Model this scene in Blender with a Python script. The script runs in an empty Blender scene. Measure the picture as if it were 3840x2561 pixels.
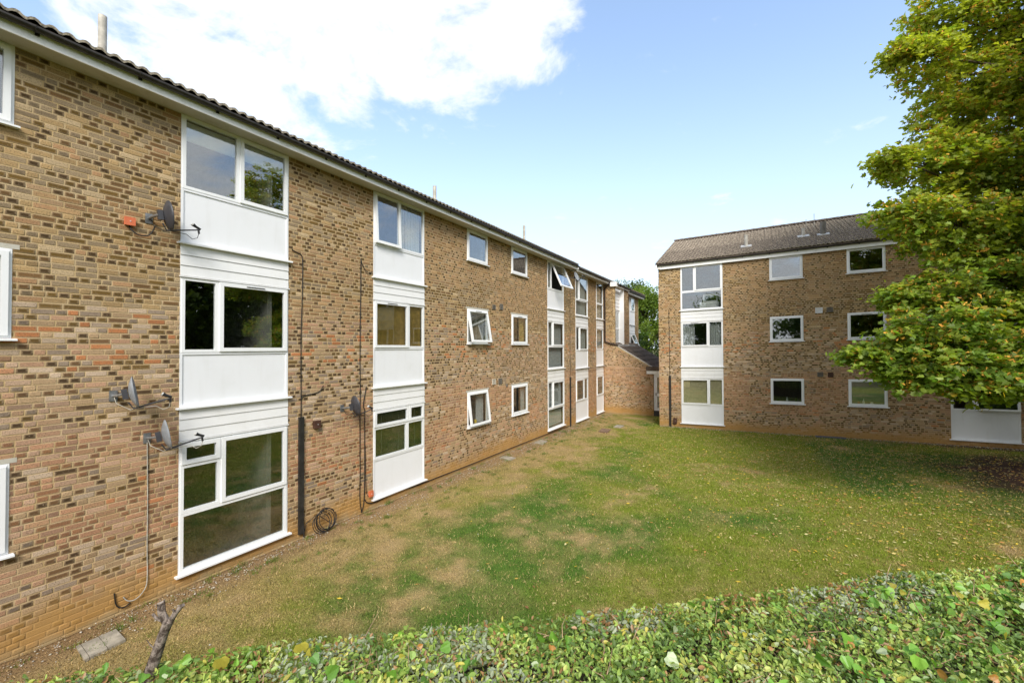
import bpy, math, random
import numpy as np
from mathutils import Vector, Matrix
R = random.Random(7); rng = np.random.default_rng(11)
sc = bpy.context.scene; COL = sc.collection

# ---------------------------------------------------------------- camera
cam = bpy.data.cameras.new('camera'); co = bpy.data.objects.new('camera', cam); COL.objects.link(co)
rt = Vector((0.86521426, 0.50139095, -0.00337751)); up = Vector((0.01023196, -0.01092103, 0.99988801)); fw = Vector((-0.50129791, 0.86515192, 0.01457924))
m = Matrix((rt, up, -fw)).transposed().to_4x4(); m.translation = (7.904, 0.0, 3.717); co.matrix_world = m
cam.sensor_width = 36; cam.lens = 15.187; cam.clip_start = 0.05; cam.clip_end = 3000; sc.camera = co
CAM = np.array([7.904, 0, 3.717]); FWn, RTn, UPn = np.array(fw), np.array(rt), np.array(up)

# ---------------------------------------------------------------- world
SUN_EL, SUN_AZ = math.radians(38), math.radians(146)     # azimuth clockwise from +Y: sun behind the camera to the right
w = bpy.data.worlds.new('World'); sc.world = w; w.use_nodes = True
nt = w.node_tree; nt.nodes.clear()
def N(t, **kw):
    n = nt.nodes.new(t)
    for k, v in kw.items(): setattr(n, k, v)
    return n
def lk(a, b): nt.links.new(a, b)
def mth(op, a, b=None, c=None, clamp=False):
    n = N('ShaderNodeMath', operation=op); n.use_clamp = clamp
    for i, v in enumerate((a, b, c)):
        if v is None: continue
        if isinstance(v, (int, float)): n.inputs[i].default_value = v
        else: lk(v, n.inputs[i])
    return n.outputs[0]
def mixc(f, a, b, mode='MIX'):
    n = N('ShaderNodeMix', data_type='RGBA', blend_type=mode)
    for i, v in ((0, f), (6, a), (7, b)):
        if isinstance(v, (int, float)): n.inputs[i].default_value = v
        elif isinstance(v, tuple): n.inputs[i].default_value = (*v, 1)
        else: lk(v, n.inputs[i])
    return n.outputs[2]
sky = N('ShaderNodeTexSky', sky_type='NISHITA'); sky.sun_disc = False
sky.sun_elevation = SUN_EL; sky.sun_rotation = SUN_AZ; sky.air_density = 1.0; sky.dust_density = 0.6; sky.ozone_density = 1.4
tc = N('ShaderNodeTexCoord'); D = tc.outputs['Generated']
sep = N('ShaderNodeSeparateXYZ'); lk(D, sep.inputs[0])
# cloud plane coordinates
zc = mth('ADD', mth('MAXIMUM', sep.outputs[2], 0.0), 0.18)
cx = mth('DIVIDE', sep.outputs[0], zc); cy = mth('DIVIDE', sep.outputs[1], zc)
cmb = N('ShaderNodeCombineXYZ'); lk(cx, cmb.inputs[0]); lk(cy, cmb.inputs[1])
nz = N('ShaderNodeTexNoise'); lk(cmb.outputs[0], nz.inputs['Vector']); nz.inputs['Scale'].default_value = 3.4; nz.inputs['Detail'].default_value = 9; nz.inputs['Roughness'].default_value = 0.62; nz.inputs['Distortion'].default_value = 0.25
nz2 = N('ShaderNodeTexNoise'); lk(cmb.outputs[0], nz2.inputs['Vector']); nz2.inputs['Scale'].default_value = 1.1; nz2.inputs['Detail'].default_value = 3
CL = [(-0.833, 0.298, 0.467, 6, .42), (-0.767, 0.358, 0.532, 12, 1), (-0.783, 0.409, 0.468, 5.2, .95), (-0.768, 0.455, 0.455, 3.6, .85),
      (-0.679, 0.518, 0.519, 6.5, 1), (-0.589, 0.60, 0.544, 5.6, .95), (-0.524, 0.598, 0.606, 12, 1), (-0.426, 0.665, 0.615, 8, 1),
      (-0.45, 0.69, 0.567, 4, .9), (-0.335, 0.695, 0.635, 5, .8), (-0.715, 0.415, 0.563, 12, 1), (-0.6, 0.4, 0.69, 9, 1), (-0.35, .55, .75, 9, .9), (-.70, .2, .68, 7, .6)]
mask = None
for x, y, z, a, s in CL:
    dt = N('ShaderNodeVectorMath', operation='DOT_PRODUCT'); lk(D, dt.inputs[0]); v = Vector((x, y, z)).normalized(); dt.inputs[1].default_value = v
    mr = N('ShaderNodeMapRange', interpolation_type='SMOOTHSTEP'); lk(dt.outputs['Value'], mr.inputs[0])
    mr.inputs[1].default_value = math.cos(math.radians(a * 1.2)); mr.inputs[2].default_value = math.cos(math.radians(a * 0.25)); mr.inputs[3].default_value = 0; mr.inputs[4].default_value = s
    mask = mr.outputs[0] if mask is None else mth('MAXIMUM', mask, mr.outputs[0])
# broken cloud over the rest of the sky, behind and beside the camera
dt = N('ShaderNodeVectorMath', operation='DOT_PRODUCT'); lk(D, dt.inputs[0]); dt.inputs[1].default_value = (-0.45, 0.89, 0.1)
gen = N('ShaderNodeMapRange', interpolation_type='SMOOTHSTEP'); lk(dt.outputs['Value'], gen.inputs[0])
gen.inputs[1].default_value = 0.55; gen.inputs[2].default_value = 0.12; gen.inputs[3].default_value = 0; gen.inputs[4].default_value = 0.85
mask = mth('MAXIMUM', mask, gen.outputs[0])
dens = mth('ADD', mth('MULTIPLY', mask, 1.0), mth('MULTIPLY', mth('SUBTRACT', nz.outputs['Fac'], 0.5), 3.3))
cf = N('ShaderNodeMapRange', interpolation_type='SMOOTHSTEP'); lk(dens, cf.inputs[0]); cf.inputs[1].default_value = 0.30; cf.inputs[2].default_value = 1.0
horiz = N('ShaderNodeMapRange', interpolation_type='SMOOTHSTEP'); lk(sep.outputs[2], horiz.inputs[0]); horiz.inputs[1].default_value = -0.05; horiz.inputs[2].default_value = 0.62; horiz.inputs[3].default_value = 1.0; horiz.inputs[4].default_value = 0.0
SKYK = 1.0
base = mixc(.22, mixc(1.0, sky.outputs[0], (1.95, 1.66, 1.50), 'MULTIPLY'), (1.5, 2.85, 4.7))
hz = mixc(mth('MULTIPLY', mth('POWER', horiz.outputs[0], 1.7), 0.92), base, (3.15, 3.72, 4.4))
cshade = mixc(mth('MULTIPLY', nz2.outputs['Fac'], 0.5), (5.5, 5.6, 5.7), (3.7, 3.95, 4.4))
fin = mixc(mth('MULTIPLY', cf.outputs[0], 0.94), hz, cshade)
bg = N('ShaderNodeBackground'); lk(fin, bg.inputs[0]); bg.inputs[1].default_value = 0.084
wo = N('ShaderNodeOutputWorld'); lk(bg.outputs[0], wo.inputs[0])

sun = bpy.data.lights.new('sun', 'SUN'); so = bpy.data.objects.new('sun', sun); COL.objects.link(so)
sun.energy = 1.5; sun.angle = math.radians(22); sun.color = (1, .955, .89)
sd = Vector((math.sin(SUN_AZ) * math.cos(SUN_EL), math.cos(SUN_AZ) * math.cos(SUN_EL), math.sin(SUN_EL)))
so.rotation_euler = sd.to_track_quat('Z', 'Y').to_euler()
sc.view_settings.view_transform = 'Standard'; sc.view_settings.look = 'None'; sc.view_settings.gamma = 1; sc.view_settings.use_curve_mapping = False
sc.view_settings.exposure = 1.48
sc.cycles.max_bounces = 7; sc.cycles.transparent_max_bounces = 12; sc.cycles.caustics_reflective = False; sc.cycles.caustics_refractive = False

# ---------------------------------------------------------------- materials
def new_mat(name):
    global nt
    mt = bpy.data.materials.new(name); mt.use_nodes = True; nt = mt.node_tree; nt.nodes.clear(); return mt
def out(s): o = N('ShaderNodeOutputMaterial'); lk(s, o.inputs[0])
def noise(scale, detail=4, rough=.55, vec=None, dist=0):
    n = N('ShaderNodeTexNoise'); n.inputs['Scale'].default_value = scale; n.inputs['Detail'].default_value = detail; n.inputs['Roughness'].default_value = rough; n.inputs['Distortion'].default_value = dist
    if vec is None: vec = N('ShaderNodeNewGeometry').outputs['Position']
    lk(vec, n.inputs['Vector']); return n.outputs['Fac']
def ramp(f, a, b, lo=0.0, hi=1.0):
    n = N('ShaderNodeMapRange', interpolation_type='SMOOTHSTEP'); lk(f, n.inputs[0])
    n.inputs[1].default_value = a; n.inputs[2].default_value = b; n.inputs[3].default_value = lo; n.inputs[4].default_value = hi; return n.outputs[0]
def pbr(col, rough=.8, bump=None, bs=.2, spec=.5, metal=0, dist=.004):
    p = N('ShaderNodeBsdfPrincipled')
    if isinstance(col, tuple): p.inputs['Base Color'].default_value = (*col, 1)
    else: lk(col, p.inputs['Base Color'])
    if isinstance(rough, (int, float)): p.inputs['Roughness'].default_value = rough
    else: lk(rough, p.inputs['Roughness'])
    p.inputs['Specular IOR Level'].default_value = spec; p.inputs['Metallic'].default_value = metal
    if bump is not None:
        b = N('ShaderNodeBump'); b.inputs['Strength'].default_value = bs; b.inputs['Distance'].default_value = dist; lk(bump, b.inputs['Height']); lk(b.outputs[0], p.inputs['Normal'])
    return p.outputs[0]
def plain(name, col, rough=.7, var=.12, scale=9, spec=.4, metal=0, bs=.1):
    mt = new_mat(name); f = noise(scale, 5)
    c = mixc(ramp(f, .35, .7), tuple(v * (1 - var) for v in col), tuple(min(1, v * (1 + var)) for v in col))
    out(pbr(c, rough, noise(scale * 14, 3), bs, spec, metal)); return mt
def zpos():
    s = N('ShaderNodeSeparateXYZ'); lk(N('ShaderNodeNewGeometry').outputs['Position'], s.inputs[0]); return s.outputs
def brick_mat(name, kind):
    mt = new_mat(name)
    if kind == 'attr': a = N('ShaderNodeAttribute'); a.attribute_name = 'bcol'; c = a.outputs['Color']
    elif kind == 'obj':
        c = N('ShaderNodeObjectInfo').outputs['Color']; lum = N('ShaderNodeRGBToBW'); lk(c, lum.inputs[0]); ea = N('ShaderNodeAttribute'); ea.attribute_name = 'edge'
        c = mixc(mth('MULTIPLY', ea.outputs['Fac'], ramp(lum.outputs[0], .28, .18, .3, .7)), c, (.43, .31, .18))
    else:
        c = mixc(ramp(noise(3, 4), .35, .65), (.50, .36, .175), (.56, .43, .25))
    if kind != 'mortar':
        sp = noise(85, 3, .65); c = mixc(mth('MULTIPLY', ramp(sp, .50, .62), .62), c, (.10, .068, .038))
        sp2 = noise(38, 4, .6); c = mixc(ramp(sp2, .58, .75, 0, .5), c, (.50, .37, .25))
    P = zpos()
    st = mth('ADD', P[2], mth('MULTIPLY', mth('SUBTRACT', noise(1.1, 4), .5), .75))
    c = mixc(ramp(st, .62, .16, 0, .86 if kind != 'mortar' else .8), c, (.44, .25, .075))
    st2 = mth('ADD', P[2], mth('MULTIPLY', mth('SUBTRACT', noise(2.3, 4), .5), .5))
    c = mixc(ramp(st2, .14, -.1, 0, .7), c, (.42, .33, .19))
    lg = noise(.55, 3); c = mixc(ramp(lg, .3, .7, .0, .28), c, mixc(1.0, c, (.75, .72, .68), 'MULTIPLY'))
    # fine grain for the surface bump
    n1 = noise(60, 4, .6)
    out(pbr(c, .93, n1, .45, .2, dist=.006)); return mt
M = {}
M['brick'] = brick_mat('brick_face', 'attr'); M['brick1'] = brick_mat('brick_face_single', 'obj'); M['mortar'] = brick_mat('mortar_joint', 'mortar')
def upvc(name, col, grime=.35):
    mt = new_mat(name); P = zpos()
    n = noise(2.2, 5); c = mixc(ramp(n, .45, .8, 0, grime), col, tuple(v * .82 * k for v, k in zip(col, (1, .99, .94))))
    vm = N('ShaderNodeVectorMath', operation='MULTIPLY'); lk(N('ShaderNodeNewGeometry').outputs['Position'], vm.inputs[0]); vm.inputs[1].default_value = (7, 7, .8)
    st = noise(1.0, 4, .6, vm.outputs[0]); c = mixc(ramp(st, .5, .8, 0, .10), c, (.46, .44, .37))
    out(pbr(c, .38, noise(30, 2), .03, .5)); return mt
M['white'] = upvc('white_upvc', (.86, .87, .87), .2)
M['panel'] = upvc('white_panel', (.82, .83, .845), .25)
M['board'] = upvc('white_board', (.82, .82, .81), .5)
def painted(name, col, dirt):
    mt = new_mat(name); n = noise(5, 6, .65); s = noise(22, 5, .7)
    c = mixc(ramp(n, .5, .72, 0, .55), col, dirt); c = mixc(ramp(s, .64, .70, 0, .5), c, (.20, .17, .12))
    out(pbr(c, .6, s, .1)); return mt
M['fascia'] = painted('painted_fascia', (.90, .90, .88), (.70, .68, .60))
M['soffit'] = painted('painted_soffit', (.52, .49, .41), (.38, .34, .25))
M['gutter'] = plain('dark_gutter_plastic', (.030, .026, .022), .45, .3)
M['brown'] = plain('brown_plastic', (.045, .028, .020), .45, .3)
M['conduit'] = plain('dark_conduit_plastic', (.030, .028, .026), .42, .25)
M['cable'] = plain('black_cable', (.022, .020, .018), .5, .2)
M['cable_w'] = plain('grey_cable', (.42, .40, .34), .5, .2)
M['dishdark'] = plain('dark_grey_dish', (.055, .055, .062), .45, .15)
M['dish'] = plain('mid_grey_dish', (.26, .28, .30), .42, .18)
M['metal'] = plain('galvanised_bracket', (.30, .31, .31), .4, .3, metal=.6)
M['black'] = plain('black_plastic', (.02, .02, .02), .4, .2)
M['orange'] = plain('orange_box_plastic', (.62, .16, .07), .5, .15)
M['cream'] = plain('cream_plastic', (.55, .51, .42), .5, .1)
M['greyvent'] = plain('grey_vent', (.16, .145, .12), .7, .2)
M['brownbox'] = plain('brown_box', (.075, .035, .025), .5, .2)
M['pipe'] = plain('vent_pipe_plastic', (.50, .47, .40), .55, .2)
M['lead'] = plain('lead_flashing', (.50, .49, .46), .55, .35)
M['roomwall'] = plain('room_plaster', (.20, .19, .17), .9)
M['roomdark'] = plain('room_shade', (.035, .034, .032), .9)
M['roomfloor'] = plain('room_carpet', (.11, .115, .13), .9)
M['slat'] = plain('cream_slat', (.80, .70, .44), .5, .1)
M['slatbrown'] = plain('wood_slat', (.80, .52, .14), .45, .15)
M['slatwhite'] = plain('white_slat', (.72, .72, .68), .5, .05)
M['furn'] = plain('white_furniture', (.7, .7, .68), .5, .05)
M['doordark'] = plain('dark_step', (.06, .055, .05), .8, .2)
def glassm(name, ior, tint=(.93, .95, .94)):
    mt = new_mat(name); g = N('ShaderNodeBsdfGlossy'); g.inputs['Roughness'].default_value = 0.012; g.inputs['Color'].default_value = (.96, .98, 1, 1)
    t = N('ShaderNodeBsdfTransparent'); t.inputs[0].default_value = (*tint, 1); gi = N('ShaderNodeNewGeometry'); dp = N('ShaderNodeVectorMath', operation='DOT_PRODUCT'); lk(gi.outputs['Incoming'], dp.inputs[0]); lk(gi.outputs['Normal'], dp.inputs[1])
    fr = mth('ADD', ior, mth('MULTIPLY', mth('POWER', mth('SUBTRACT', 1.0, mth('ABSOLUTE', dp.outputs['Value'])), 4.0), .75))
    b = N('ShaderNodeBump'); b.inputs['Strength'].default_value = .025; b.inputs['Distance'].default_value = .02; lk(noise(1.6, 2), b.inputs['Height']); lk(b.outputs[0], g.inputs['Normal'])
    mx = N('ShaderNodeMixShader'); lk(fr, mx.inputs[0]); lk(t.outputs[0], mx.inputs[1]); lk(g.outputs[0], mx.inputs[2]); out(mx.outputs[0]); return mt
M['glass'] = glassm('window_glass', .16)
def netm():
    mt = new_mat('net_curtain'); d = N('ShaderNodeBsdfDiffuse'); d.inputs[0].default_value = (.74, .76, .74, 1)
    tl = N('ShaderNodeBsdfTranslucent'); tl.inputs[0].default_value = (.7, .72, .7, 1); t = N('ShaderNodeBsdfTransparent')
    a = N('ShaderNodeMixShader'); a.inputs[0].default_value = .3; lk(d.outputs[0], a.inputs[1]); lk(tl.outputs[0], a.inputs[2])
    b = N('ShaderNodeMixShader'); lk(ramp(noise(30, 3), .3, .7, .12, .35), b.inputs[0]); lk(a.outputs[0], b.inputs[1]); lk(t.outputs[0], b.inputs[2]); out(b.outputs[0]); return mt
M['net'] = netm()
M['fabric'] = plain('white_blind_fabric', (.66, .69, .64), .8, .05)
M['mustard'] = plain('mustard_curtain', (.42, .30, .09), .9, .15)
M['concrete'] = plain('worn_concrete', (.36, .32, .25), .9, .25, 7, bs=.6)
M['rust'] = plain('rusty_cover', (.22, .14, .09), .8, .35, 12, bs=.4)
def tilem():
    mt = new_mat('concrete_tile'); i = N('ShaderNodeObjectInfo').outputs['Random']
    c = mixc(ramp(noise(5, 5, .6), .3, .7), (.070, .052, .040), (.165, .128, .098))
    c = mixc(ramp(noise(26, 5, .7), .55, .68, 0, .6), c, (.40, .34, .26)); c = mixc(ramp(noise(3.1, 4), .55, .75, 0, .5), c, (.05, .042, .034))
    out(pbr(c, .92, noise(60, 4, .7), .5, .2, dist=.006)); return mt
M['tile'] = tilem(); M['tileedge'] = plain('sunlit_tile_edge', (.50, .43, .34), .9, .5, 30, bs=.3)  # paler front edges: sunlight on the tile ends put into the colour
def attr_leaf(name, trans=.35, rough=.5, spec=.35):
    mt = new_mat(name); a = N('ShaderNodeAttribute'); a.attribute_name = 'bcol'
    c = mixc(ramp(noise(40, 2), .3, .7, 0, .25), a.outputs['Color'], mixc(1.0, a.outputs['Color'], (.6, .7, .5), 'MULTIPLY'))
    p = pbr(c, rough, spec=spec); t = N('ShaderNodeBsdfTranslucent'); lk(mixc(1.0, c, (1.5, 1.5, .6), 'MULTIPLY'), t.inputs[0])
    mx = N('ShaderNodeMixShader'); mx.inputs[0].default_value = trans; lk(p, mx.inputs[1]); lk(t.outputs[0], mx.inputs[2]); out(mx.outputs[0]); return mt
M['leaf'] = attr_leaf('leaf', .48); M['hleaf'] = attr_leaf('hedge_leaf', .25, .42, .5); M['blade'] = attr_leaf('grass_blade', .25, .7, .2); M['litter'] = attr_leaf('dry_leaf', .15, .8, .2)
def objleaf():
    mt = new_mat('single_leaf'); c0 = N('ShaderNodeObjectInfo').outputs['Color']
    c = mixc(ramp(noise(40, 2), .3, .7, 0, .3), c0, mixc(1.0, c0, (.6, .7, .5), 'MULTIPLY'))
    p = pbr(c, .42, spec=.5); t = N('ShaderNodeBsdfTranslucent'); lk(mixc(1.0, c, (1.5, 1.5, .6), 'MULTIPLY'), t.inputs[0])
    mx = N('ShaderNodeMixShader'); mx.inputs[0].default_value = .28; lk(p, mx.inputs[1]); lk(t.outputs[0], mx.inputs[2]); out(mx.outputs[0]); return mt
M['leaf1'] = objleaf()
def barkm(name, a, b):
    mt = new_mat(name); n = noise(22, 6, .7, dist=.6); c = mixc(ramp(n, .38, .62), a, b); out(pbr(c, .95, n, .9, .1, dist=.01)); return mt
M['bark'] = barkm('bark', (.045, .036, .026), (.13, .105, .075)); M['stump'] = barkm('weathered_bark', (.055, .040, .032), (.34, .28, .24)); M['cutwood'] = barkm('cut_wood', (.3, .24, .19), (.5, .42, .36))
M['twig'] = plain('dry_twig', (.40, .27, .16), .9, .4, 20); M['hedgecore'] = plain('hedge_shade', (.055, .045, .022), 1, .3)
def groundm(name, attr):
    mt = new_mat(name)
    if attr: a = N('ShaderNodeAttribute'); a.attribute_name = 'bcol'; c = a.outputs['Color']
    else: c = mixc(ramp(noise(.35, 5), .4, .65), (.10, .12, .035), (.17, .14, .07))
    f = noise(55, 4, .7); c = mixc(ramp(f, .38, .58), mixc(1.0, c, (.45, .45, .42), 'MULTIPLY'), mixc(1.0, c, (1.15, 1.15, 1.1), 'MULTIPLY'))
    g = noise(130, 2, .6); c = mixc(ramp(g, .62, .72, 0, .5), c, (.42, .34, .20))
    out(pbr(c, .95, f, .9, .1, dist=.02)); return mt
M['lawn'] = groundm('lawn_soil', True); M['ground'] = groundm('far_ground', False)
M['stone'] = attr_leaf('pebble', .0, .8, .3)
M['asphalt'] = plain('asphalt', (.055, .055, .055), .9, .2, 20, bs=.4)

# ---------------------------------------------------------------- mesh helpers
WO = {}
def link(ob, origin, parent=None):
    COL.objects.link(ob); p = WO[parent.name] if parent else Vector((0, 0, 0))
    if parent: ob.parent = parent
    ob.location = Vector(origin) - p; WO[ob.name] = Vector(origin); return ob
def tag(o, label=None, cat=None, group=None, kind=None):
    for k, v in (('label', label), ('category', cat), ('group', group), ('kind', kind)):
        if v: o[k] = v
    return o
def thing(name, loc, label, cat, group=None):
    return tag(link(bpy.data.objects.new(name, None), loc), label, cat, group)
class MB:
    def __init__(s): s.v = []; s.f = []; s.sm = []
    def add(s, vs, fs, smooth=False):
        n = len(s.v); s.v += [Vector(q) for q in vs]; s.f += [tuple(i + n for i in f) for f in fs]; s.sm += [smooth] * len(fs)
    def hexa(s, p): # p: 8 pts: bottom ring 0-3, top ring 4-7
        s.add(p, [(3, 2, 1, 0), (4, 5, 6, 7), (0, 1, 5, 4), (1, 2, 6, 5), (2, 3, 7, 6), (3, 0, 4, 7)])
    def box(s, F, u0, u1, w0, w1, z0, z1, T=None):
        T = T or (lambda u, w, z: (u, w, z))
        s.hexa([F(*T(u, w_, z)) for z in (z0, z1) for u, w_ in ((u0, w1), (u1, w1), (u1, w0), (u0, w0))])
    def ring(s, F, u0, u1, z0, z1, t, w0, w1, T=None, tb=None):
        T = T or (lambda u, w, z: (u, w, z)); tb = t if tb is None else tb
        o = [(u0, z0), (u1, z0), (u1, z1), (u0, z1)]; i = [(u0 + t, z0 + tb), (u1 - t, z0 + tb), (u1 - t, z1 - t), (u0 + t, z1 - t)]
        vs = [F(*T(u, w_, z)) for w_ in (w1, w0) for P in (o, i) for u, z in P]   # 0-3 of,4-7 if,8-11 ob,12-15 ib
        fs = []
        for k in range(4):
            j = (k + 1) % 4; fs += [(k, j, 4 + j, 4 + k), (8 + k, 12 + k, 12 + j, 8 + j), (k, 8 + k, 8 + j, j), (4 + k, 4 + j, 12 + j, 12 + k)]
        s.add(vs, fs)
    def tube(s, pts, r, n=6, cap=True, radii=None):
        pts = [Vector(p) for p in pts]; vs = []; fs = []; pn = None
        for i, p in enumerate(pts):
            t = (pts[min(i + 1, len(pts) - 1)] - pts[max(i - 1, 0)]).normalized()
            if pn is None: a = t.cross(Vector((.13, .21, .97))).normalized()
            else: a = (pn - t * pn.dot(t)).normalized()
            pn = a; b = t.cross(a); rr = radii[i] if radii else r
            vs += [p + (a * math.cos(2 * math.pi * k / n) + b * math.sin(2 * math.pi * k / n)) * rr for k in range(n)]
        for i in range(len(pts) - 1):
            for k in range(n): j = (k + 1) % n; fs.append((i * n + k, i * n + j, (i + 1) * n + j, (i + 1) * n + k))
        s.add(vs, fs, True)
        if cap: s.add(vs[:n], [tuple(range(n))[::-1]]); s.add(vs[-n:], [tuple(range(n))])
    def build(s, name, mat, parent=None, origin=None, kind=None):
        if origin is None:
            xs = [Vector((min(v[k] for v in s.v), max(v[k] for v in s.v), 0)) for k in range(3)]; origin = Vector([(a[0] + a[1]) / 2 for a in xs])
        me = bpy.data.meshes.new(name); me.from_pydata([v - Vector(origin) for v in s.v], [], s.f); me.materials.append(mat)
        me.polygons.foreach_set('use_smooth', s.sm); me.update()
        ob = link(bpy.data.objects.new(name, me), origin, parent)
        if kind: ob['kind'] = kind
        return ob
def npmesh(name, V, F, mat, parent=None, col=None, kind=None, smooth=False, origin=(0, 0, 0)):
    """V (n,3), F (m,k) uniform polygons; col (n,3) per point."""
    me = bpy.data.meshes.new(name); n, (mm, k) = len(V), F.shape
    me.vertices.add(n); me.vertices.foreach_set('co', (V - np.array(origin)).astype(np.float32).ravel())
    me.loops.add(mm * k); me.loops.foreach_set('vertex_index', F.astype(np.int32).ravel())
    me.polygons.add(mm); me.polygons.foreach_set('loop_start', np.arange(mm, dtype=np.int32) * k); me.polygons.foreach_set('loop_total', np.full(mm, k, np.int32))
    if smooth: me.polygons.foreach_set('use_smooth', np.ones(mm, bool))
    me.update(calc_edges=True)
    if col is not None:
        a = me.attributes.new('bcol', 'FLOAT_COLOR', 'POINT'); a.data.foreach_set('color', np.c_[col, np.ones(n)].astype(np.float32).ravel())
    me.materials.append(mat); ob = link(bpy.data.objects.new(name, me), origin, parent)
    if kind: ob['kind'] = kind
    return ob
def facade(O, U, Nn):
    O, U, Nn = Vector(O), Vector(U), Vector(Nn); Z = Vector((0, 0, 1))
    f = lambda u, w_, z: O + U * u + Nn * w_ + Z * z
    f.O, f.U, f.N = O, U, Nn; return f
FL = facade((0, 0, 0), (0, 1, 0), (1, 0, 0))
YB = 21.363
FR = facade((0, YB, -.08), (1, 0, .02), (0, -1, 0))
FT = facade((0, 24.25, 0), (1, 0, 0), (0, -1, 0))
FX = facade((.65, 0, 0), (0, 1, 0), (1, 0, 0))
FE = facade((3.63, 30, 0), (0, -1, 0), (-1, 0, 0))

# value noise
class VN:
    def __init__(s, seed): s.g = np.random.default_rng(seed).random((256, 256))
    def n(s, x, y):
        xi = np.floor(x).astype(int); yi = np.floor(y).astype(int); fx = x - xi; fy = y - yi; fx = fx * fx * (3 - 2 * fx); fy = fy * fy * (3 - 2 * fy)
        g = lambda a, b: s.g[a % 256, b % 256]
        return (g(xi, yi) * (1 - fx) + g(xi + 1, yi) * fx) * (1 - fy) + (g(xi, yi + 1) * (1 - fx) + g(xi + 1, yi + 1) * fx) * fy
    def fbm(s, x, y, o=4):
        t = 0; a = .5; k = 0
        for i in range(o): t = t + a * s.n(x * 2 ** i + 17.3 * i, y * 2 ** i + 5.1 * i); k += a; a *= .5
        return t / k
vn1, vn2, vn3 = VN(3), VN(5), VN(9)
sstep = lambda a, b, x: (lambda t: t * t * (3 - 2 * t))(np.clip((x - a) / (b - a), 0, 1))
def gh(x, y):
    x = np.asarray(x, float); y = np.asarray(y, float)
    return .02 * np.clip(x - 4, 0, 14) * sstep(8, 19, y) * sstep(40, 30, y)

# ---------------------------------------------------------------- walls
CH = 2.6 / 35
PAL = dict(tan=(.45, .325, .20), pale=(.55, .44, .335), mauve=(.345, .275, .215), pink=(.47, .295, .195), olive=(.165, .105, .034), dark=(.095, .060, .032), brown=(.19, .112, .056), orange=(.48, .205, .09), grey=(.27, .215, .17))
def brick_color(u, z, header, r):
    n = vn1.fbm(np.array([u * .55]), np.array([z * 1.1]), 3)[0]; n2 = vn2.fbm(np.array([u * .35 + 9]), np.array([z * 1.6]), 3)[0]
    q = r.random()
    if header:
        ks = ['dark', 'olive', 'brown', 'grey', 'mauve', 'tan'] ; ws = [.36, .22, .24, .10, .04, .04]
    elif z > 4.4: ks = ['tan', 'olive', 'mauve', 'brown', 'pale', 'pink', 'grey']; ws = [.22, .22, .22, .12, .06, .05, .11]
    elif z > 3.4: ks = ['tan', 'orange', 'pink', 'mauve', 'brown', 'olive', 'pale']; ws = [.26, .22 if n > .48 else .03, .16, .14, .09, .07, .1]
    elif z > 1.9: ks = ['tan', 'pink', 'pale', 'mauve', 'dark', 'grey']; ws = [.3, .15, .2, .16, .08, .1]
    else: ks = ['tan', 'pink', 'pale', 'mauve', 'brown', 'orange', 'grey']; ws = [.3, .24, .13, .1, .1, .09 if n2 > .45 else .01, .06]
    c = np.array(PAL[r.choices(ks, ws)[0]]); c = c * (.82 if header else 1.06)
    if n2 > .50 and z < 2.6: c = c * .6 + np.array((.50, .245, .14)) * .45
    elif not header and n2 > .56: c = c * .5 + np.array(PAL['pink']) * .5
    if z > 4.3: c = c * np.array((.98, .96, .80))
    return c * np.array((.98, .93, .86)) * r.uniform(.84, 1.16) * (.91 + .16 * n)
def lay(F, u0, u1, z0, z1, openings, seed, ztop=None):
    r = random.Random(seed); res = []
    k0 = math.floor(z0 / CH)
    for k in range(k0, int(math.ceil(z1 / CH))):
        a, b = k * CH + .006, (k + 1) * CH - .006; zc_ = (a + b) / 2
        rowt = random.Random(k * 77 + 5).random(); u = u0 - (k % 2) * .16 - random.Random(k * 31).random() * .12 * (rowt < .5)
        i = 0; rr_ = random.Random(k * 991 + seed); ph = False; lastdark = False; ph_ = (.62, .80, .90, .72, .30)[int(rowt * 4.99)]
        while u < u1:
            hd = rr_.random() < (ph_ * .80 if ph else ph_); ph = hd; dkh = hd and rr_.random() < (.18 if lastdark else .86); lastdark = dkh
            L = .1005 if hd else .213; s0, s1 = max(u, u0), min(u + L, u1); u += L + .012; i += 1
            if s1 - s0 < .02: continue
            segs = [(s0, s1, max(a, z0), min(b, z1))]
            if segs[0][3] - segs[0][2] < .015: continue
            for (p0, p1, q0, q1) in openings:
                ns = []
                for (x0, x1, y0, y1) in segs:
                    if x1 <= p0 or x0 >= p1 or y1 <= q0 or y0 >= q1: ns.append((x0, x1, y0, y1)); continue
                    if x0 < p0: ns.append((x0, p0 - .002, y0, y1))
                    if x1 > p1: ns.append((p1 + .002, x1, y0, y1))
                    c0, c1 = max(x0, p0), min(x1, p1)
                    if y0 < q0: ns.append((c0, c1, y0, q0 - .002))
                    if y1 > q1: ns.append((c0, c1, q1 + .002, y1))
                segs = ns
            c = brick_color((s0 + s1) / 2, zc_, dkh, r); wo_ = r.uniform(-.0015, .002)
            for (x0, x1, y0, y1) in segs:
                if x1 - x0 < .015 or y1 - y0 < .012: continue
                if ztop:
                    lim = min(ztop(x0), ztop(x1))
                    if y0 > lim - .01: continue
                    y1 = min(y1, lim)
                    if y1 - y0 < .012: continue
                full = (x1 - x0 > L - .002) and (y1 - y0 > CH - .014)
                res.append((F, x0, x1, y0, y1, wo_, c, full and (1 + hd)))
    return res
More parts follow.
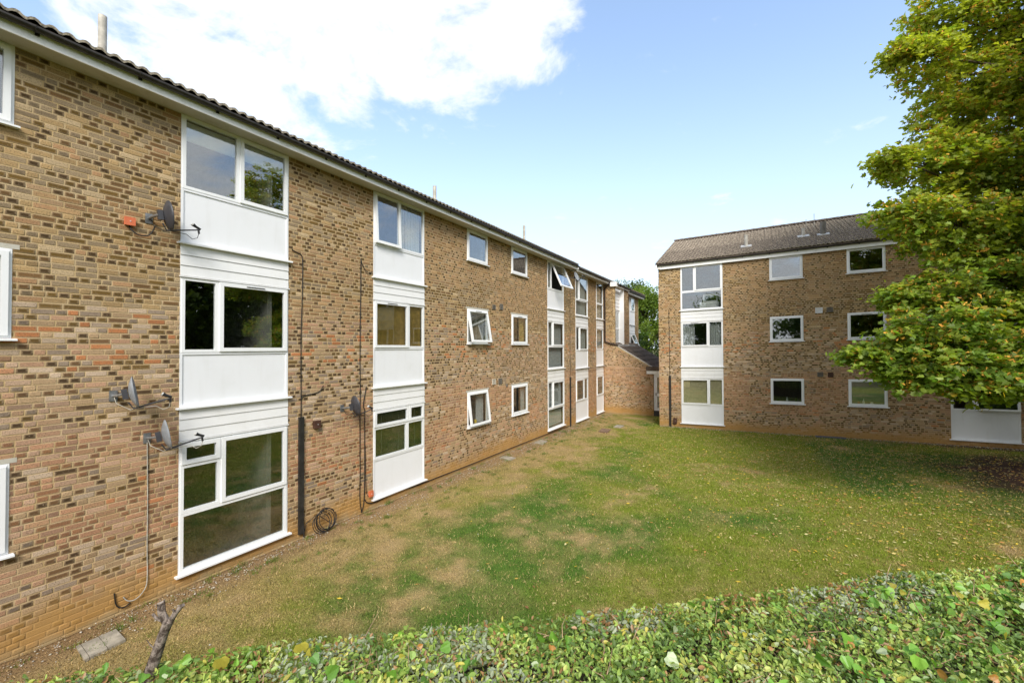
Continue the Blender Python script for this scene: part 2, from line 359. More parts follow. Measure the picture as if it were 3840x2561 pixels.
def backing(mb, F, u0, u1, z0, z1, openings, ztop=None, w0=-.11, w1=-.0035):
    us = sorted({u0, u1, *[min(max(o[i], u0), u1) for o in openings for i in (0, 1)]})
    for a, b in zip(us, us[1:]):
        if b - a < 1e-4: continue
        hs = sorted([(o[2], o[3]) for o in openings if o[0] < (a + b) / 2 < o[1]]); z = z0
        for lo, hi in hs + [(z1, z1)]:
            if lo - z > .002: mb.box(F, a, b, w0, w1, z, min(lo, z1))
            z = max(z, hi)
EDGE = np.array([.43, .31, .18])
def box_proto(L, name):
    mb = MB(); h = CH - .012; I = lambda u, w_, z: Vector((w_, u, z))
    b = .003
    mb.box(I, -L / 2, L / 2, -.02, -b, -h / 2, h / 2)
    # small arris at the front
    mb.v[0] = mb.v[0]; me = bpy.data.meshes.new(name)
    cv = [Vector((0, s * (L / 2 - .019), t * (h / 2 - .016))) for s, t in ((-1, -1), (1, -1), (1, 1), (-1, 1))]
    fv = [Vector((0, s * (L / 2 - b), t * (h / 2 - b))) for s, t in ((-1, -1), (1, -1), (1, 1), (-1, 1))]
    ev = [Vector((-b, s * (L / 2), t * (h / 2))) for s, t in ((-1, -1), (1, -1), (1, 1), (-1, 1))]
    bv = [Vector((-.02, v.y, v.z)) for v in ev]
    me.from_pydata(cv + fv + ev + bv, [], [(0, 1, 2, 3)] + [(j + k, j + 4 + k, j + 4 + (k + 1) % 4, j + (k + 1) % 4) for j in (0, 4, 8) for k in range(4)])
    a = me.attributes.new('edge', 'FLOAT', 'POINT'); a.data.foreach_set('value', [0.0] * 4 + [1.0] * 12)
    me.materials.append(M['brick1']); return me
PX = {1: box_proto(.213, 'brick_stretcher'), 2: box_proto(.1005, 'brick_header')}
def rotx(me):
    m2 = me.copy(); m2.transform(Matrix.Rotation(math.radians(-90), 4, 'Z')); return m2
PY = {k: rotx(v) for k, v in PX.items()}
def bricks(lst, wall, nsingle=300):
    cand = []
    for i, (F, x0, x1, y0, y1, wo_, c, full) in enumerate(lst):
        if not full or F.O is FT.O: continue
        p = np.array(F((x0 + x1) / 2, 0, (y0 + y1) / 2)) - CAM; t = p @ FWn
        if t < .5: continue
        sx, sy = p @ RTn / t * 1620, -(p @ UPn) / t * 1620
        if abs(sx) > 1905 or abs(sy) > 1265: continue
        nx = abs(np.dot(p / np.linalg.norm(p), np.array(F.N))); cand.append((-(x1 - x0) * nx / t, i))
    cand.sort(); single = {i for _, i in cand[:nsingle]}
    V = []; Cc = []
    for i, (F, x0, x1, y0, y1, wo_, c, full) in enumerate(lst):
        if i in single:
            me = (PX if abs(F.N.x) > .5 else PY)[full]
            o = link(bpy.data.objects.new('brick', me), F((x0 + x1) / 2, wo_, (y0 + y1) / 2), wall); o.color = (*c, 1)
            continue
        b = .003
        o_, U, Nn = np.array(F.O), np.array(F.U), np.array(F.N); Z = np.array([0, 0, 1.])
        dk = c.mean() < .2
        for (du, dz, ww) in ((.022 if dk else .013, .017 if dk else .011, wo_), (b, b, wo_), (0, 0, wo_ - b), (0, 0, -.02)):
            du = min(du, (x1 - x0) * .3); dz = min(dz, (y1 - y0) * .3)
            for u, z in ((x0 + du, y0 + dz), (x1 - du, y0 + dz), (x1 - du, y1 - dz), (x0 + du, y1 - dz)): V.append(o_ + U * u + Nn * ww + Z * z)
        ce = c * .30 + EDGE * .70 if c.mean() < .2 else c * .7 + EDGE * .3
        Cc += [c] * 4 + [ce] * 12
    n = len(V) // 16; base = (np.arange(n) * 16)[:, None, None]
    f = [(0, 1, 2, 3)] + [(j + k, j + 4 + k, j + 4 + (k + 1) % 4, j + (k + 1) % 4) for j in (0, 4, 8) for k in range(4)]
    npmesh('brick', np.array(V), (base + np.array(f)[None]).reshape(-1, 4), M['brick'], wall, np.array(Cc), 'stuff')

# ---------------------------------------------------------------- windows
def window(P, F, u0, u1, z0, z1, cells, sill=True, wr=0.0, name='window', sp=.05):
    """cells: (u0,u1,z0,z1,type,vent) ; type f fixed, s closed sash, number = top-hung open angle"""
    fr = MB(); fr.ring(F, u0, u1, z0, z1, .022, wr - .06, wr + .004)
    for c in cells:
        if c[4] == 'f': fr.ring(F, c[0] + .001, c[1] - .001, c[2] + .001, c[3] - .001, .046, wr - .05, wr + .010)
        else: fr.ring(F, c[0] + .001, c[1] - .001, c[2] + .001, c[3] - .001, .034, wr - .05, wr + .009)
    W = fr.build(name, M['white'], P)
    for c in cells:
        a, b, lo, hi, ty = c[:5]
        if ty == 'f':
            g = MB(); g.box(F, a + .04, b - .04, wr - .022, wr - .014, lo + .04, hi - .04); g.build('pane', M['glass'], W); continue
        ang = 0 if ty == 's' else math.radians(ty); ca, sa = math.cos(ang), math.sin(ang)
        def T(u, w_, z, ca=ca, sa=sa, hi=hi): dz = z - hi; dw = w_ - wr - .01; return (u, wr + .01 + dw * ca - dz * sa, hi + dz * ca + dw * sa)
        s = MB(); s.ring(F, a + .012, b - .012, lo + .012, hi - .012, .062, wr - .03, wr + .030, T)
        if ty != 's': # the inside edge of an opened casement
            pass
        so_ = s.build('sash', M['white'], W)
        g = MB(); g.box(F, a + .065, b - .065, wr - .004, wr + .004, lo + .065, hi - .065, T); g.build('pane', M['glass'], W)
        if len(c) > 5 and c[5]:
            v = MB(); m_ = (a + b) / 2; v.box(F, m_ - .16, m_ + .16, wr + .031, wr + .040, hi - .05, hi - .038, T); v.build('trickle_vent', M['black'], W)
    if sill:
        s = MB(); s.hexa([F(u, w_, z) for (zz0, zz1) in ((z0 - .038, z0 - .038),) for u, w_, z in ((u0 - sp, .075, z0 - .034), (u1 + sp, .075, z0 - .034), (u1 + sp, -.03, z0 - .034), (u0 - sp, -.03, z0 - .034))] +
                          [F(u, w_, z) for u, w_, z in ((u0 - sp, .075, z0 - .012), (u1 + sp, .075, z0 - .012), (u1 + sp, -.03, z0 - .001), (u0 - sp, -.03, z0 - .001))])
        s.build('sill', M['white'], P)
    return W
def panel(P, F, u0, u1, z0, z1):
    p = MB(); p.box(F, u0 + .03, u1 - .03, -.03, -.012, z0 + .03, z1 - .03); p.ring(F, u0 + .001, u1 - .001, z0 + .001, z1 - .001, .036, -.04, .004); p.build('infill_panel', M['panel'], P)
def boards(P, F, u0, u1, z0, z1, n=3):
    h = (z1 - z0 - .02) / n
    for k in range(n):
        b = MB(); a, c = z0 + .02 + k * h, z0 + .02 + (k + 1) * h
        b.hexa([F(u, w_, z) for u, w_, z in ((u0, .016, a + .004), (u1, .016, a + .004), (u1, -.03, a + .004), (u0, -.03, a + .004), (u0, .003, c), (u1, .003, c), (u1, -.03, c), (u0, -.03, c))]); b.build('cladding_board', M['board'], P)
    t = MB(); t.box(F, u0 - .012, u1 + .012, -.02, .030, z0, z0 + .018); t.build('drip_trim', M['board'], P)
def sillstrip(P, F, u0, u1, z, d=.075):
    s = MB(); s.box(F, u0 - .05, u1 + .05, -.02, d, z - .030, z - .002); s.build('sill', M['white'], P)
def bay(P, F, u0, u1, dz, floors, top):
    """floors: three dicts (ground, first, second) with window bottom 'b', cells in relative storey coordinates and lower 'p' panel or 'g' glass"""
    for k, fl in enumerate(floors):
        if fl is None: continue
        s = .2 + 2.6 * k + dz; ztop_ = s + 2.05 if k < 2 else top
        zb = s + fl['b']
        cells = [(a, b, (s + lo if lo is not None else zb), (s + hi if hi is not None else ztop_), *t) for (a, b, lo, hi, *t) in fl['cells']]
        if fl['low'] == 'g':
            cells.append((u0 + .02, u1 - .02, s + .02, zb, 'f')); window(P, F, u0, u1, s, ztop_, cells, False)
        else:
            window(P, F, u0, u1, zb, ztop_, cells, False); panel(P, F, u0, u1, s, zb)
        sillstrip(P, F, u0, u1, s)
        if k < 2: boards(P, F, u0, u1, ztop_ + .002, s + 2.6 - .033)

def roof(P, F, u0, u1, zE, wE, tan, cols_single, nrow=17, edge0=True):
    """pitched tiles; eave at outward offset wE, height zE; slopes back from the facade"""
    gauge, cw = .335, .30; ca = 1 / math.hypot(1, tan); sa = tan * ca
    Up = -F.N * ca + Vector((0, 0, sa)); Nm = F.N * sa + Vector((0, 0, ca)); U = F.U
    prof = [(0, .0), (.03, .024), (.06, .033), (.09, .024), (.12, .002), (.15, .0), (.18, .024), (.21, .033), (.24, .024), (.27, .002), (.303, -.002)]
    vs = []
    for (s, lift) in ((0, .042), (gauge + .05, .004)):
        for x, h in prof: vs.append(U * x + Up * s + Nm * (h + lift))
    n = len(prof)
    for x, h in prof: vs.append(U * x + Nm * (h + .010))
    for x, h in prof: vs.append(U * x + Up * (gauge + .05) + Nm * (h - .014))
    fs = [(i, i + 1, n + i + 1, n + i) for i in range(n - 1)] + [(2 * n + i, 2 * n + i + 1, i + 1, i) for i in range(n - 1)] + [(2 * n, 0, n, 3 * n), (n - 1, 3 * n - 1, 4 * n - 1, 2 * n - 1)]
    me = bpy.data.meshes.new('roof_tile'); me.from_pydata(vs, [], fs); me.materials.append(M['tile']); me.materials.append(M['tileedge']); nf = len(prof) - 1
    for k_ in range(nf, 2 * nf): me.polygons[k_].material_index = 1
    ncol = int((u1 - u0) / cw); E = F(u0, wE, zE)
    rf = MB(); q = nrow * gauge
    a, b, c, d_ = E, E + U * (u1 - u0), E + U * (u1 - u0) + Up * q, E + Up * q
    bk = 2 * (F.N * (-ca * q))
    rf.add([x - Nm * .015 for x in (a, b, c, d_)] + [x - Nm * .05 for x in (a, b, c, d_)], [(0, 1, 2, 3), (4, 7, 6, 5), (0, 4, 5, 1), (1, 5, 6, 2), (3, 2, 6, 7), (0, 3, 7, 4)])
    rf.add([d_ - Nm * .01, c - Nm * .01, b + bk, a + bk], [(0, 1, 2, 3)])
    Rf = rf.build('roof', M['tile'], P)
    pos = [(r_, c_) for r_ in range(nrow) for c_ in range(ncol)]
    V0 = np.array([list(v) for v in vs]); F0 = np.array(fs); Vs = []; cnt = 0
    for r_, c_ in pos:
        o = E + U * (c_ * cw + R.uniform(-.003, .003)) + Up * (r_ * gauge + R.uniform(-.006, .006))
        if cols_single(r_, c_) and cnt < 300: link(bpy.data.objects.new('roof_tile', me), o, Rf); cnt += 1
        else: Vs.append(V0 + np.array(o)[None])
    if Vs:
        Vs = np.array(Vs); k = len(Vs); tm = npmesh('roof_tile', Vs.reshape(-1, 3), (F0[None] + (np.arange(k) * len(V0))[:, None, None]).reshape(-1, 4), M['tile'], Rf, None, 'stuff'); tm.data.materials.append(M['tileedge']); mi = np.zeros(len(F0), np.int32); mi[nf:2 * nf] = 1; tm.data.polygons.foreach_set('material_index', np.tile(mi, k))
    ec = MB(); e0, e1 = E - F.N * .03 - Nm * .06, E + U * (u1 - u0) - F.N * .03 - Nm * .06; ec.add([e0, e1, e1 + Nm * .075, e0 + Nm * .075, e0 - F.N * .06, e1 - F.N * .06, e1 - F.N * .06 + Nm * .075, e0 - F.N * .06 + Nm * .075], [(0, 1, 2, 3), (4, 7, 6, 5), (0, 4, 5, 1), (3, 2, 6, 7), (0, 3, 7, 4), (1, 5, 6, 2)]); ec.build('eave_filler', M['tile'], Rf)
    rd = MB(); rp = d_ + Nm * .03
    for i in range(int((u1 - u0) / .45)):
        o = rp + U * (i * .45); seg = [o + (F.N * math.cos(t) * .13 + Vector((0, 0, 1)) * (math.sin(t) * .11 - .01)) for t in np.linspace(0, math.pi, 7)]
        seg2 = [p + U * .46 + Vector((0, 0, .012)) for p in seg]
        rd.add(seg + seg2, [(j, j + 1, 8 + j, 7 + j) for j in range(6)], True)
    rd.build('ridge_tiles', M['tile'], Rf)
    return Rf
def eaves(P, F, u0, u1, zs, wE=.35, h=.16, soff=True):
    if soff: s = MB(); s.box(F, u0, u1, 0.001, wE - .001, zs, zs + .012); s.build('soffit', M['soffit'], P)
    s = MB()
    s.box(F, u0, u1, wE, wE + .022, zs - .014, zs + h); s.build('fascia', M['fascia'], P)
    g = MB(); sec = [(-.055 * math.cos(t), -.055 * math.sin(t)) for t in np.linspace(0, math.pi, 8)]
    c_ = (wE + .082, zs + h + .01); vs = []
    for u in (u0, u1): vs += [F(u, c_[0] + a, c_[1] + b) for a, b in sec] + [F(u, c_[0] + a * .93, c_[1] + b * .93) for a, b in sec]
    n = 16; fs = [(i, i + 1, n + i + 1, n + i) for i in range(7)] + [(8 + i, n + 8 + i, n + 9 + i, 9 + i) for i in range(7)] + [(0, n, n + 8, 8), (7, 15, n + 15, n + 7)]
    g.add(vs, fs, True); G = g.build('gutter', M['gutter'], P)
    u = u0 + .6
    while u < u1:
        b = MB(); b.tube([F(u - .03, c_[0] + a * 1.07, c_[1] + bb * 1.07) for a, bb in sec[:]], .006, 4)
        b.box(F, u - .02, u + .02, wE + .022, wE + .036, zs + h - .06, zs + h); b.build('gutter_bracket', M['gutter'], G); u += 1.0

# ---------------------------------------------------------------- LEFT BUILDING
LB = thing('apartment_building', (0, 12, 0), 'long three-storey brown brick apartment block with white window bays running along the left side', 'building')
T1, T2 = 7.43, 7.33
A, B, C_, D_, E_, F_, G_, H_, I_, J_ = 3.247, 5.033, 7.141, 8.91, 10.873, 12.03, 13.606, 14.828, 16.656, 18.412
K_, M_, N_, O_ = 19.853, 21.572, 22.904, 24.083
w0, w1 = .30, 1.49
small = []
for (a, b, lo, hi) in [(w0, w1, 1.23, 2.35)]: pass
opL = [(A, B, .2, T1), (C_, D_, .2, T1), (I_, J_, .2, T1), (K_, M_, .1, T2), (N_, O_, .1, T2)]
smalls = []
for a, b in ((w0, w1), (E_, F_), (G_, H_)):
    for k in range(3):
        top = 2.34 + 2.6 * k if k < 2 else T1
        smalls.append((a, b, 1.255 + 2.6 * k, top, k))
opL += [q[:4] for q in smalls]
opL += [(29.75, 31.19, 3.5, 7.2)]
wl = MB(); backing(wl, FL, -6, 19.2, -.2, T1, opL); backing(wl, FL, 19.2, 27.1, -.2, T2 + .06, opL); backing(wl, FL, 27.1, 32.2, -.2, 7.3, opL)
zt = lambda u: 4.02 - .15 if u < .67 else 3.82 + (2.59 - 3.82) * (u - .67) / 2.06 - .03
backing(wl, FT, 0.0, .65, -.2, 7.28, [], w0=-.1)
WALL = wl.build('wall', M['mortar'], LB)
w2 = MB()
V = [FT(u, w_, z) for w_ in (-.0035, -.1) for u, z in ((.65, -.2), (2.75, -.2), (2.75, zt(2.75)), (.65, zt(.66)))]
w2.add(V, [(0, 1, 2, 3), (7, 6, 5, 4), (0, 4, 5, 1), (1, 5, 6, 2), (2, 6, 7, 3)]); w2.build('lean_to_wall', M['mortar'], LB)
opX = [(24.36, 26.07, 3.9, 7.22)]
w3 = MB(); backing(w3, FX, 24.25, 27.1, 3.0, 7.28, opX); w3.build('tower_wall', M['mortar'], LB)
bl = lay(FL, -6, 19.2, 0 - CH, T1, opL, 1) + lay(FL, 19.2, 24.25, -CH, T2, opL, 2) + lay(FL, 27.1, 32.2, 2.6, 7.3, opL, 3)
bl += lay(FT, .0, .64, 3.6, 7.28, [], 4) + lay(FT, 0, 2.75, -CH, 4.0, [], 5, zt) + lay(FX, 24.25, 27.1, 3.6, 7.28, opX, 6)
bricks(bl, WALL)
# end walls so that the block is closed
bw = MB(); bw.box(FL, -6, 32.2, -9.6, -9.5, -.2, 7.3); bw.box(FL, -6.1, -6, -9.6, -.01, -.2, 7.3); bw.box(FL, 32.2, 32.3, -9.6, -.01, -.2, 7.3); bw.build('rear_wall', M['mortar'], LB)

f = 'f'
# bay 1
bay(LB, FL, A, B, 0, [
    dict(b=.93, low='g', cells=[(A + .02, 3.845, 1.685, 2.035, 's'), (A + .02, 3.845, None, 1.685, f), (3.845, B - .02, None, 2.035, 's')]),
    dict(b=.86, low='p', cells=[(A + .02, 3.80, None, None, f), (3.80, B - .02, None, None, 's', 1)]),
    dict(b=.86, low='p', cells=[(A + .02, 4.12, None, None, f), (4.12, B - .02, None, None, 's')])], T1)
bay(LB, FL, C_, D_, 0, [
    dict(b=.90, low='p', cells=[(C_ + .02, 8.31, 1.64, None, 's'), (8.31, D_ - .02, 1.64, None, 's'), (C_ + .02, 8.26, None, 1.64, f), (8.26, D_ - .02, None, 1.64, f)]),
    dict(b=.92, low='p', cells=[(C_ + .02, 8.30, None, None, 's', 1), (8.30, D_ - .02, None, None, f)]),
    dict(b=.80, low='p', cells=[(C_ + .02, 7.99, None, None, 3), (7.99, D_ - .02, None, None, f)])], T1)
bay(LB, FL, I_, J_, 0, [
    dict(b=.90, low='g', cells=[(I_ + .02, 17.17, None, None, f), (17.17, J_ - .02, None, None, 's')]),
    dict(b=.98, low='g', cells=[(I_ + .02, 17.17, None, None, f), (17.17, J_ - .02, None, None, 's')]),
    dict(b=.86, low='p', cells=[(I_ + .02, 17.05, None, None, f), (17.05, J_ - .02, None, None, 24)])], T1)
bay(LB, FL, K_, M_, -.1, [
    dict(b=.96, low='p', cells=[(K_ + .02, 20.98, None, None, 's'), (20.98, M_ - .02, None, None, f)]),
    dict(b=.88, low='p', cells=[(K_ + .02, 20.36, None, None, f), (20.36, M_ - .02, None, None, 's')]),
    dict(b=.80, low='g', cells=[(K_ + .02, 20.30, None, None, f), (20.30, M_ - .02, None, None, 's')])], T2)
bay(LB, FL, N_, O_, -.1, [
    dict(b=.96, low='p', cells=[(N_ + .02, O_ - .02, None, None, 's')]),
    dict(b=.93, low='p', cells=[(N_ + .02, O_ - .02, None, None, f)]),
    dict(b=.86, low='g', cells=[(N_ + .02, O_ - .02, None, None, f)])], T2)
for (a, b, lo, hi, k) in smalls:
    ang = {(E_, 1): 10, (E_, 0): 7}.get((a, k), 's')
    window(LB, FL, a, b, lo, hi, [(a + .02, b - .02, lo + .02, hi - .02, ang, k == 1)], sp=.04)
    if k < 2: l = MB(); l.box(FL, a - .06, b + .06, -.02, .0035, hi + .002, hi + .06); l.build('lintel', M['soffit'], LB)
# stair tower glazing, set back in the recess
window(LB, FX, 24.36, 26.07, 4.0, 5.92, [(24.38, 24.95, 4.86, 5.9, f), (24.95, 26.05, 4.86, 5.9, f), (24.38, 26.05, 4.02, 4.86, f)], False, wr=-.28)
for k in range(6):
    a = 5.94 + k * .21; b = MB(); b.hexa([FX(u, w_, z) for u, w_, z in ((24.36, -.235, a), (26.07, -.235, a), (26.07, -.29, a), (24.36, -.29, a), (24.36, -.255, a + .205), (26.07, -.255, a + .205), (26.07, -.29, a + .205), (24.36, -.29, a + .205))]); b.build('cladding_board', M['board'], LB)
b = MB(); b.box(FX, 26.04, 26.068, -.28, .012, 3.9, 7.2); b.box(FX, 24.36, 26.04, -.28, -.20, 3.9, 3.99); b.build('recess_jamb', M['board'], LB)
# block three bay
window(LB, FL, 29.75, 31.19, 6.22, 7.2, [(29.77, 30.1, 6.24, 7.18, f), (30.1, 31.17, 6.24, 7.18, 's')], False); panel(LB, FL, 29.75, 31.19, 5.3, 6.22); sillstrip(LB, FL, 29.75, 31.19, 5.28); boards(LB, FL, 29.75, 31.19, 4.68, 5.24)
window(LB, FL, 29.75, 31.19, 3.5, 4.66, [(29.77, 30.1, 3.52, 4.64, f), (30.1, 31.17, 3.52, 4.64, 22)], False)
# lean-to roof: slopes from the wall down towards the right block
lt = MB(); ra = lambda x, y, dz=0: Vector((x, y, (3.86 + (2.62 - 3.86) * (x - .66) / 2.06) + dz))
lt.add([ra(.4, 24.27, .0), ra(2.9, 24.27), ra(2.9, 29.5), ra(.4, 29.5), ra(.4, 24.27, -.06), ra(2.9, 24.27, -.06), ra(2.9, 29.5, -.06), ra(.4, 29.5, -.06)], [(0, 1, 2, 3), (4, 7, 6, 5), (0, 4, 5, 1), (1, 5, 6, 2), (2, 6, 7, 3)])
LT = lt.build('lean_to_roof', M['tile'], LB)
for r_ in range(6):
    for c_ in range(12):
        x0 = .62 + r_ * .38; y0 = 24.30 + c_ * .42; t = MB(); j = R.uniform(-.004, .004)
        t.hexa([ra(x0, y0, .004), ra(x0 + .37, y0, .022 + j), ra(x0 + .37, y0 + .41, .022 + j), ra(x0, y0 + .41, .004), ra(x0, y0, .016), ra(x0 + .37, y0, .036 + j), ra(x0 + .37, y0 + .41, .036 + j), ra(x0, y0 + .41, .016)]); t.build('roof_tile', M['tile'], LT)
t = MB(); t.add([ra(.66, 24.235, -.03), ra(2.78, 24.235, -.03), ra(2.78, 24.235, .03), ra(.66, 24.235, .03), ra(.66, 24.29, -.03), ra(2.78, 24.29, -.03), ra(2.78, 24.29, .035), ra(.66, 24.29, .035)], [(0, 1, 2, 3), (4, 7, 6, 5), (0, 4, 5, 1), (1, 5, 6, 2), (2, 6, 7, 3), (3, 7, 4, 0)]); t.build('verge_board', M['soffit'], LB)
t = MB(); t.box(FL, 24.36, 27.0, .655, .80, 3.80, 3.90); t.box(FL, 26.3, 27.9, .66, .86, 3.80, 3.87); t.build('flashing', M['lead'], LB)
t = MB(); t.box(FL, 24.34, 26.05, .38, .648, 3.72, 3.88); t.build('recess_floor', M['doordark'], LB)
# entrance canopy and door
t = MB(); t.box(FT, 2.40, 3.63, -5.2, .06, 2.26, 2.43); t.build('canopy_fascia', M['fascia'], LB)
t = MB(); t.box(FT, 2.38, 3.63, -5.2, .08, 2.433, 2.66); t.build('canopy_roof', M['tile'], LB)
dr = MB(); dr.ring(FT, 2.77, 3.60, .28, 2.255, .07, -.12, -.04); dr.ring(FT, 2.842, 3.528, .35, 2.185, .09, -.115, -.05); dr.box(FT, 2.93, 3.44, -.11, -.055, 1.06, 1.2)
DR = dr.build('door', M['white'], LB)
t = MB(); t.box(FT, 2.93, 3.44, -.085, -.078, .44, 2.1); t.build('pane', M['glass'], DR)
t = MB(); t.box(FT, 2.86, 2.89, -.05, -.015, 1.1, 1.24); t.build('handle', M['black'], DR)
t = MB(); t.box(FT, 2.76, 3.63, -.4, .02, -.1, .27); t.build('door_step', M['doordark'], LB)
# eaves and roof
eaves(LB, FL, -6, 19.22, T1, .33, .13); eaves(LB, FL, 19.23, 24.42, T2 + .03, .33, .13); eaves(LB, FX, 24.43, 27.1, 7.22, .06, .13); eaves(LB, FL, 28.0, 32.6, 7.27, .33, .13)
t = MB(); t.box(FT, .42, .78, -.001, .16, 7.19, 7.44); t.build('boxed_end', M['fascia'], LB)
t = MB(); t.box(FL, 24.42, 28.0, .0, .33, 7.285, 7.30); t.build('soffit', M['soffit'], LB)
tanp = .411
roof(LB, FL, -6, 19.25, T1 + .165, .43, tanp, lambda r_, c_: r_ < 3 and c_ > 22)
roof(LB, FL, 19.26, 32.66, T2 + .17, .43, tanp, lambda r_, c_: r_ < 2)
t = MB(); t.box(FL, 19.20, 19.245, -.3, .42, T1 - .02, T1 + .17); t.build('verge_board', M['fascia'], LB)
for (u, zt_) in ((2.53, 8.82), (10.29, 8.71), (16.08, 8.9)):
    t = MB(); t.tube([(-.8, u, 7.95), (-.8, u, zt_)], .055, 12); t.build('vent_pipe', M['pipe'], LB)
for (a, b, lo, hi, mt) in ((12.32, 12.5, 5.03, 5.18, 'greyvent'), (12.79, 12.98, 5.05, 5.25, 'greyvent'), (12.28, 12.48, 2.48, 2.66, 'cream'), (12.69, 12.9, 2.46, 2.66, 'greyvent'), (13.2, 13.28, 2.33, 2.42, 'greyvent')):
    t = MB(); t.ring(FL, a, b, lo, hi, .015, .003, .03)
    n = 5
    for k in range(n): zz = lo + .015 + (hi - lo - .03) * k / n; t.box(FL, a + .015, b - .015, .003, .022, zz + .004, zz + (hi - lo - .03) / n - .006)
    t.build('air_vent', M[mt], LB)

# rooms behind the glass
def rooms(P, F, u0, u1, zs, depth, name='room_interior', skipz=()):
    b = MB(); c = MB()
    b.box(F, u0, u1, -depth - .05, -depth, zs[0], zs[-1])
    for u in np.arange(u0, u1 + .01, (u1 - u0) / max(1, round((u1 - u0) / 3.6))): b.box(F, u - .04, u + .04, -depth, -.14, zs[0], zs[-1])
    b.build(name, M['roomwall'], P)
    for z in zs: c.box(F, u0, u1, -depth, -.13, z - .10, z)
    c.build('floor_slab', M['roomfloor'], P)
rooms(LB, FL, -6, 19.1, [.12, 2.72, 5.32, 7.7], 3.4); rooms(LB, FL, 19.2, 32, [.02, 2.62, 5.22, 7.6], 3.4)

# ---------------------------------------------------------------- RIGHT BUILDING
RB = thing('apartment_building', (10, 24, 0), 'three-storey brown brick apartment block with tiled roof across the far side of the lawn', 'building')
b_, c_, d_, e_, g_, h_, m_, n_ = 4.623, 6.393, 8.192, 9.371, 10.819, 12.003, 13.743, 15.472
TR = 7.42; XE = 24
opR = [(b_, c_, .2, TR), (m_, n_, .2, TR), (16.9, 18.1, 1.22, 2.3), (16.9, 18.1, 3.82, 4.9), (16.9, 18.1, 6.42, TR)]
smR = []
for a, b in ((d_, e_), (g_, h_), (16.9, 18.1)):
    for k in range(3):
        hi = 2.30 + 2.6 * k if k < 2 else TR
        smR.append((a, b, 1.26 + 2.6 * k, hi, k))
opR = opR[:2] + [q[:4] for q in smR]
wl = MB(); backing(wl, FR, 3.63, XE, -.3, TR, opR); backing(wl, FE, 0, 8.63, -.3, TR, [])
V = [FE(u, w_, z) for w_ in (-.0035, -.1) for u, z in ((8.8, TR), (3.4, 9.75), (-2, TR))]
wl.add(V, [(0, 1, 2), (5, 4, 3), (0, 3, 4, 1), (1, 4, 5, 2)])
wl.box(FE, -1.9, 0.0, -.1, -.0075, -.3, TR)
WR = wl.build('wall', M['mortar'], RB)
bl = lay(FR, 3.63, XE, -2 * CH, TR, opR, 21) + lay(FE, 0, 8.62, -CH, TR, [], 22)
bricks(bl, WR)
bw = MB(); bw.box(FR, 3.7, XE, -10.6, -10.5, -.2, 7.3); bw.box(FR, XE, XE + .1, -10.6, -.01, -.2, 7.3); bw.build('rear_wall', M['mortar'], RB)
bay(RB, FR, b_, c_, 0, [
    dict(b=.87, low='p', cells=[(b_ + .02, 5.80, None, None, 's'), (5.80, c_ - .02, None, None, f)]),
    dict(b=.92, low='p', cells=[(b_ + .02, 5.80, None, None, 's', 1), (5.80, c_ - .02, None, None, f)]),
    dict(b=.86, low='g', cells=[(b_ + .02, 5.22, None, None, f), (5.22, c_ - .02, None, None, 's')])], TR)
bay(RB, FR, m_, n_, 0, [
    dict(b=1.05, low='p', cells=[(m_ + .02, 14.35, None, None, f), (14.35, n_ - .02, None, None, 5)]),
    dict(b=.92, low='p', cells=[(m_ + .02, 14.35, None, None, f), (14.35, n_ - .02, None, None, 's')]),
    dict(b=.86, low='p', cells=[(m_ + .02, 14.35, None, None, f), (14.35, n_ - .02, None, None, 's')])], TR)
for (a, b, lo, hi, k) in smR: window(RB, FR, a, b, lo, hi, [(a + .02, b - .02, lo + .02, hi - .02, 's', k == 1 and a == g_)], sp=.05)
eaves(RB, FR, 3.60, XE, TR, .10, .19)
roof(RB, FR, 3.54, XE + .1, TR + .245, .25, tanp, lambda r_, c_: r_ < 8 and c_ < 38)
t = MB()
for s in (0,):
    p0, p1 = FR(3.56, .24, TR + .10), FR(3.56, -5.35, TR + .10 + 5.6 * tanp)
    t.hexa([p0 + Vector((0, 0, -.03)), p0 + Vector((.05, 0, -.03)), p1 + Vector((.05, 0, -.03)), p1 + Vector((0, 0, -.03)), p0 + Vector((0, 0, .10)), p0 + Vector((.05, 0, .10)), p1 + Vector((.05, 0, .10)), p1 + Vector((0, 0, .10))])
t.build('verge_board', M['fascia'], RB)
def roofz(w_): return TR + .21 + (.28 + w_) * tanp   # w_ = distance behind facade
for (x, wv, top, rad) in ((7.31, 1.1, 8.75, .065), (10.24, 1.6, 8.98, .11), (9.53, 1.75, 8.86, .06)):
    bz = roofz(wv) + .02 * x - .04; top += .03
    t = MB(); t.tube([FR(x, -wv, bz - .1 - FR(x, 0, 0).z), FR(x, -wv, top + .02 * 0 + (.02 * (x - 4)) - FR(x, 0, 0).z)], rad, 12); t.build('vent_pipe', M['pipe'] if rad < .1 else M['greyvent'], RB)
    t = MB(); t.hexa([FR(x + a, -wv + bq, roofz(wv - bq) + dz) for dz in (.065, .10) for a, bq in ((-.22, .22), (.22, .22), (.22, -.12), (-.22, -.12))]); t.build('flashing', M['lead'], RB)
for x, wv, h in ((9.75, 3.2, .55), (10.1, 3.6, .7)):
    t = MB(); z = roofz(wv); t.tube([FR(x, -wv, z - .05), FR(x, -wv, z + h)], .014, 6); t.build('aerial_pole', M['pipe'], RB)
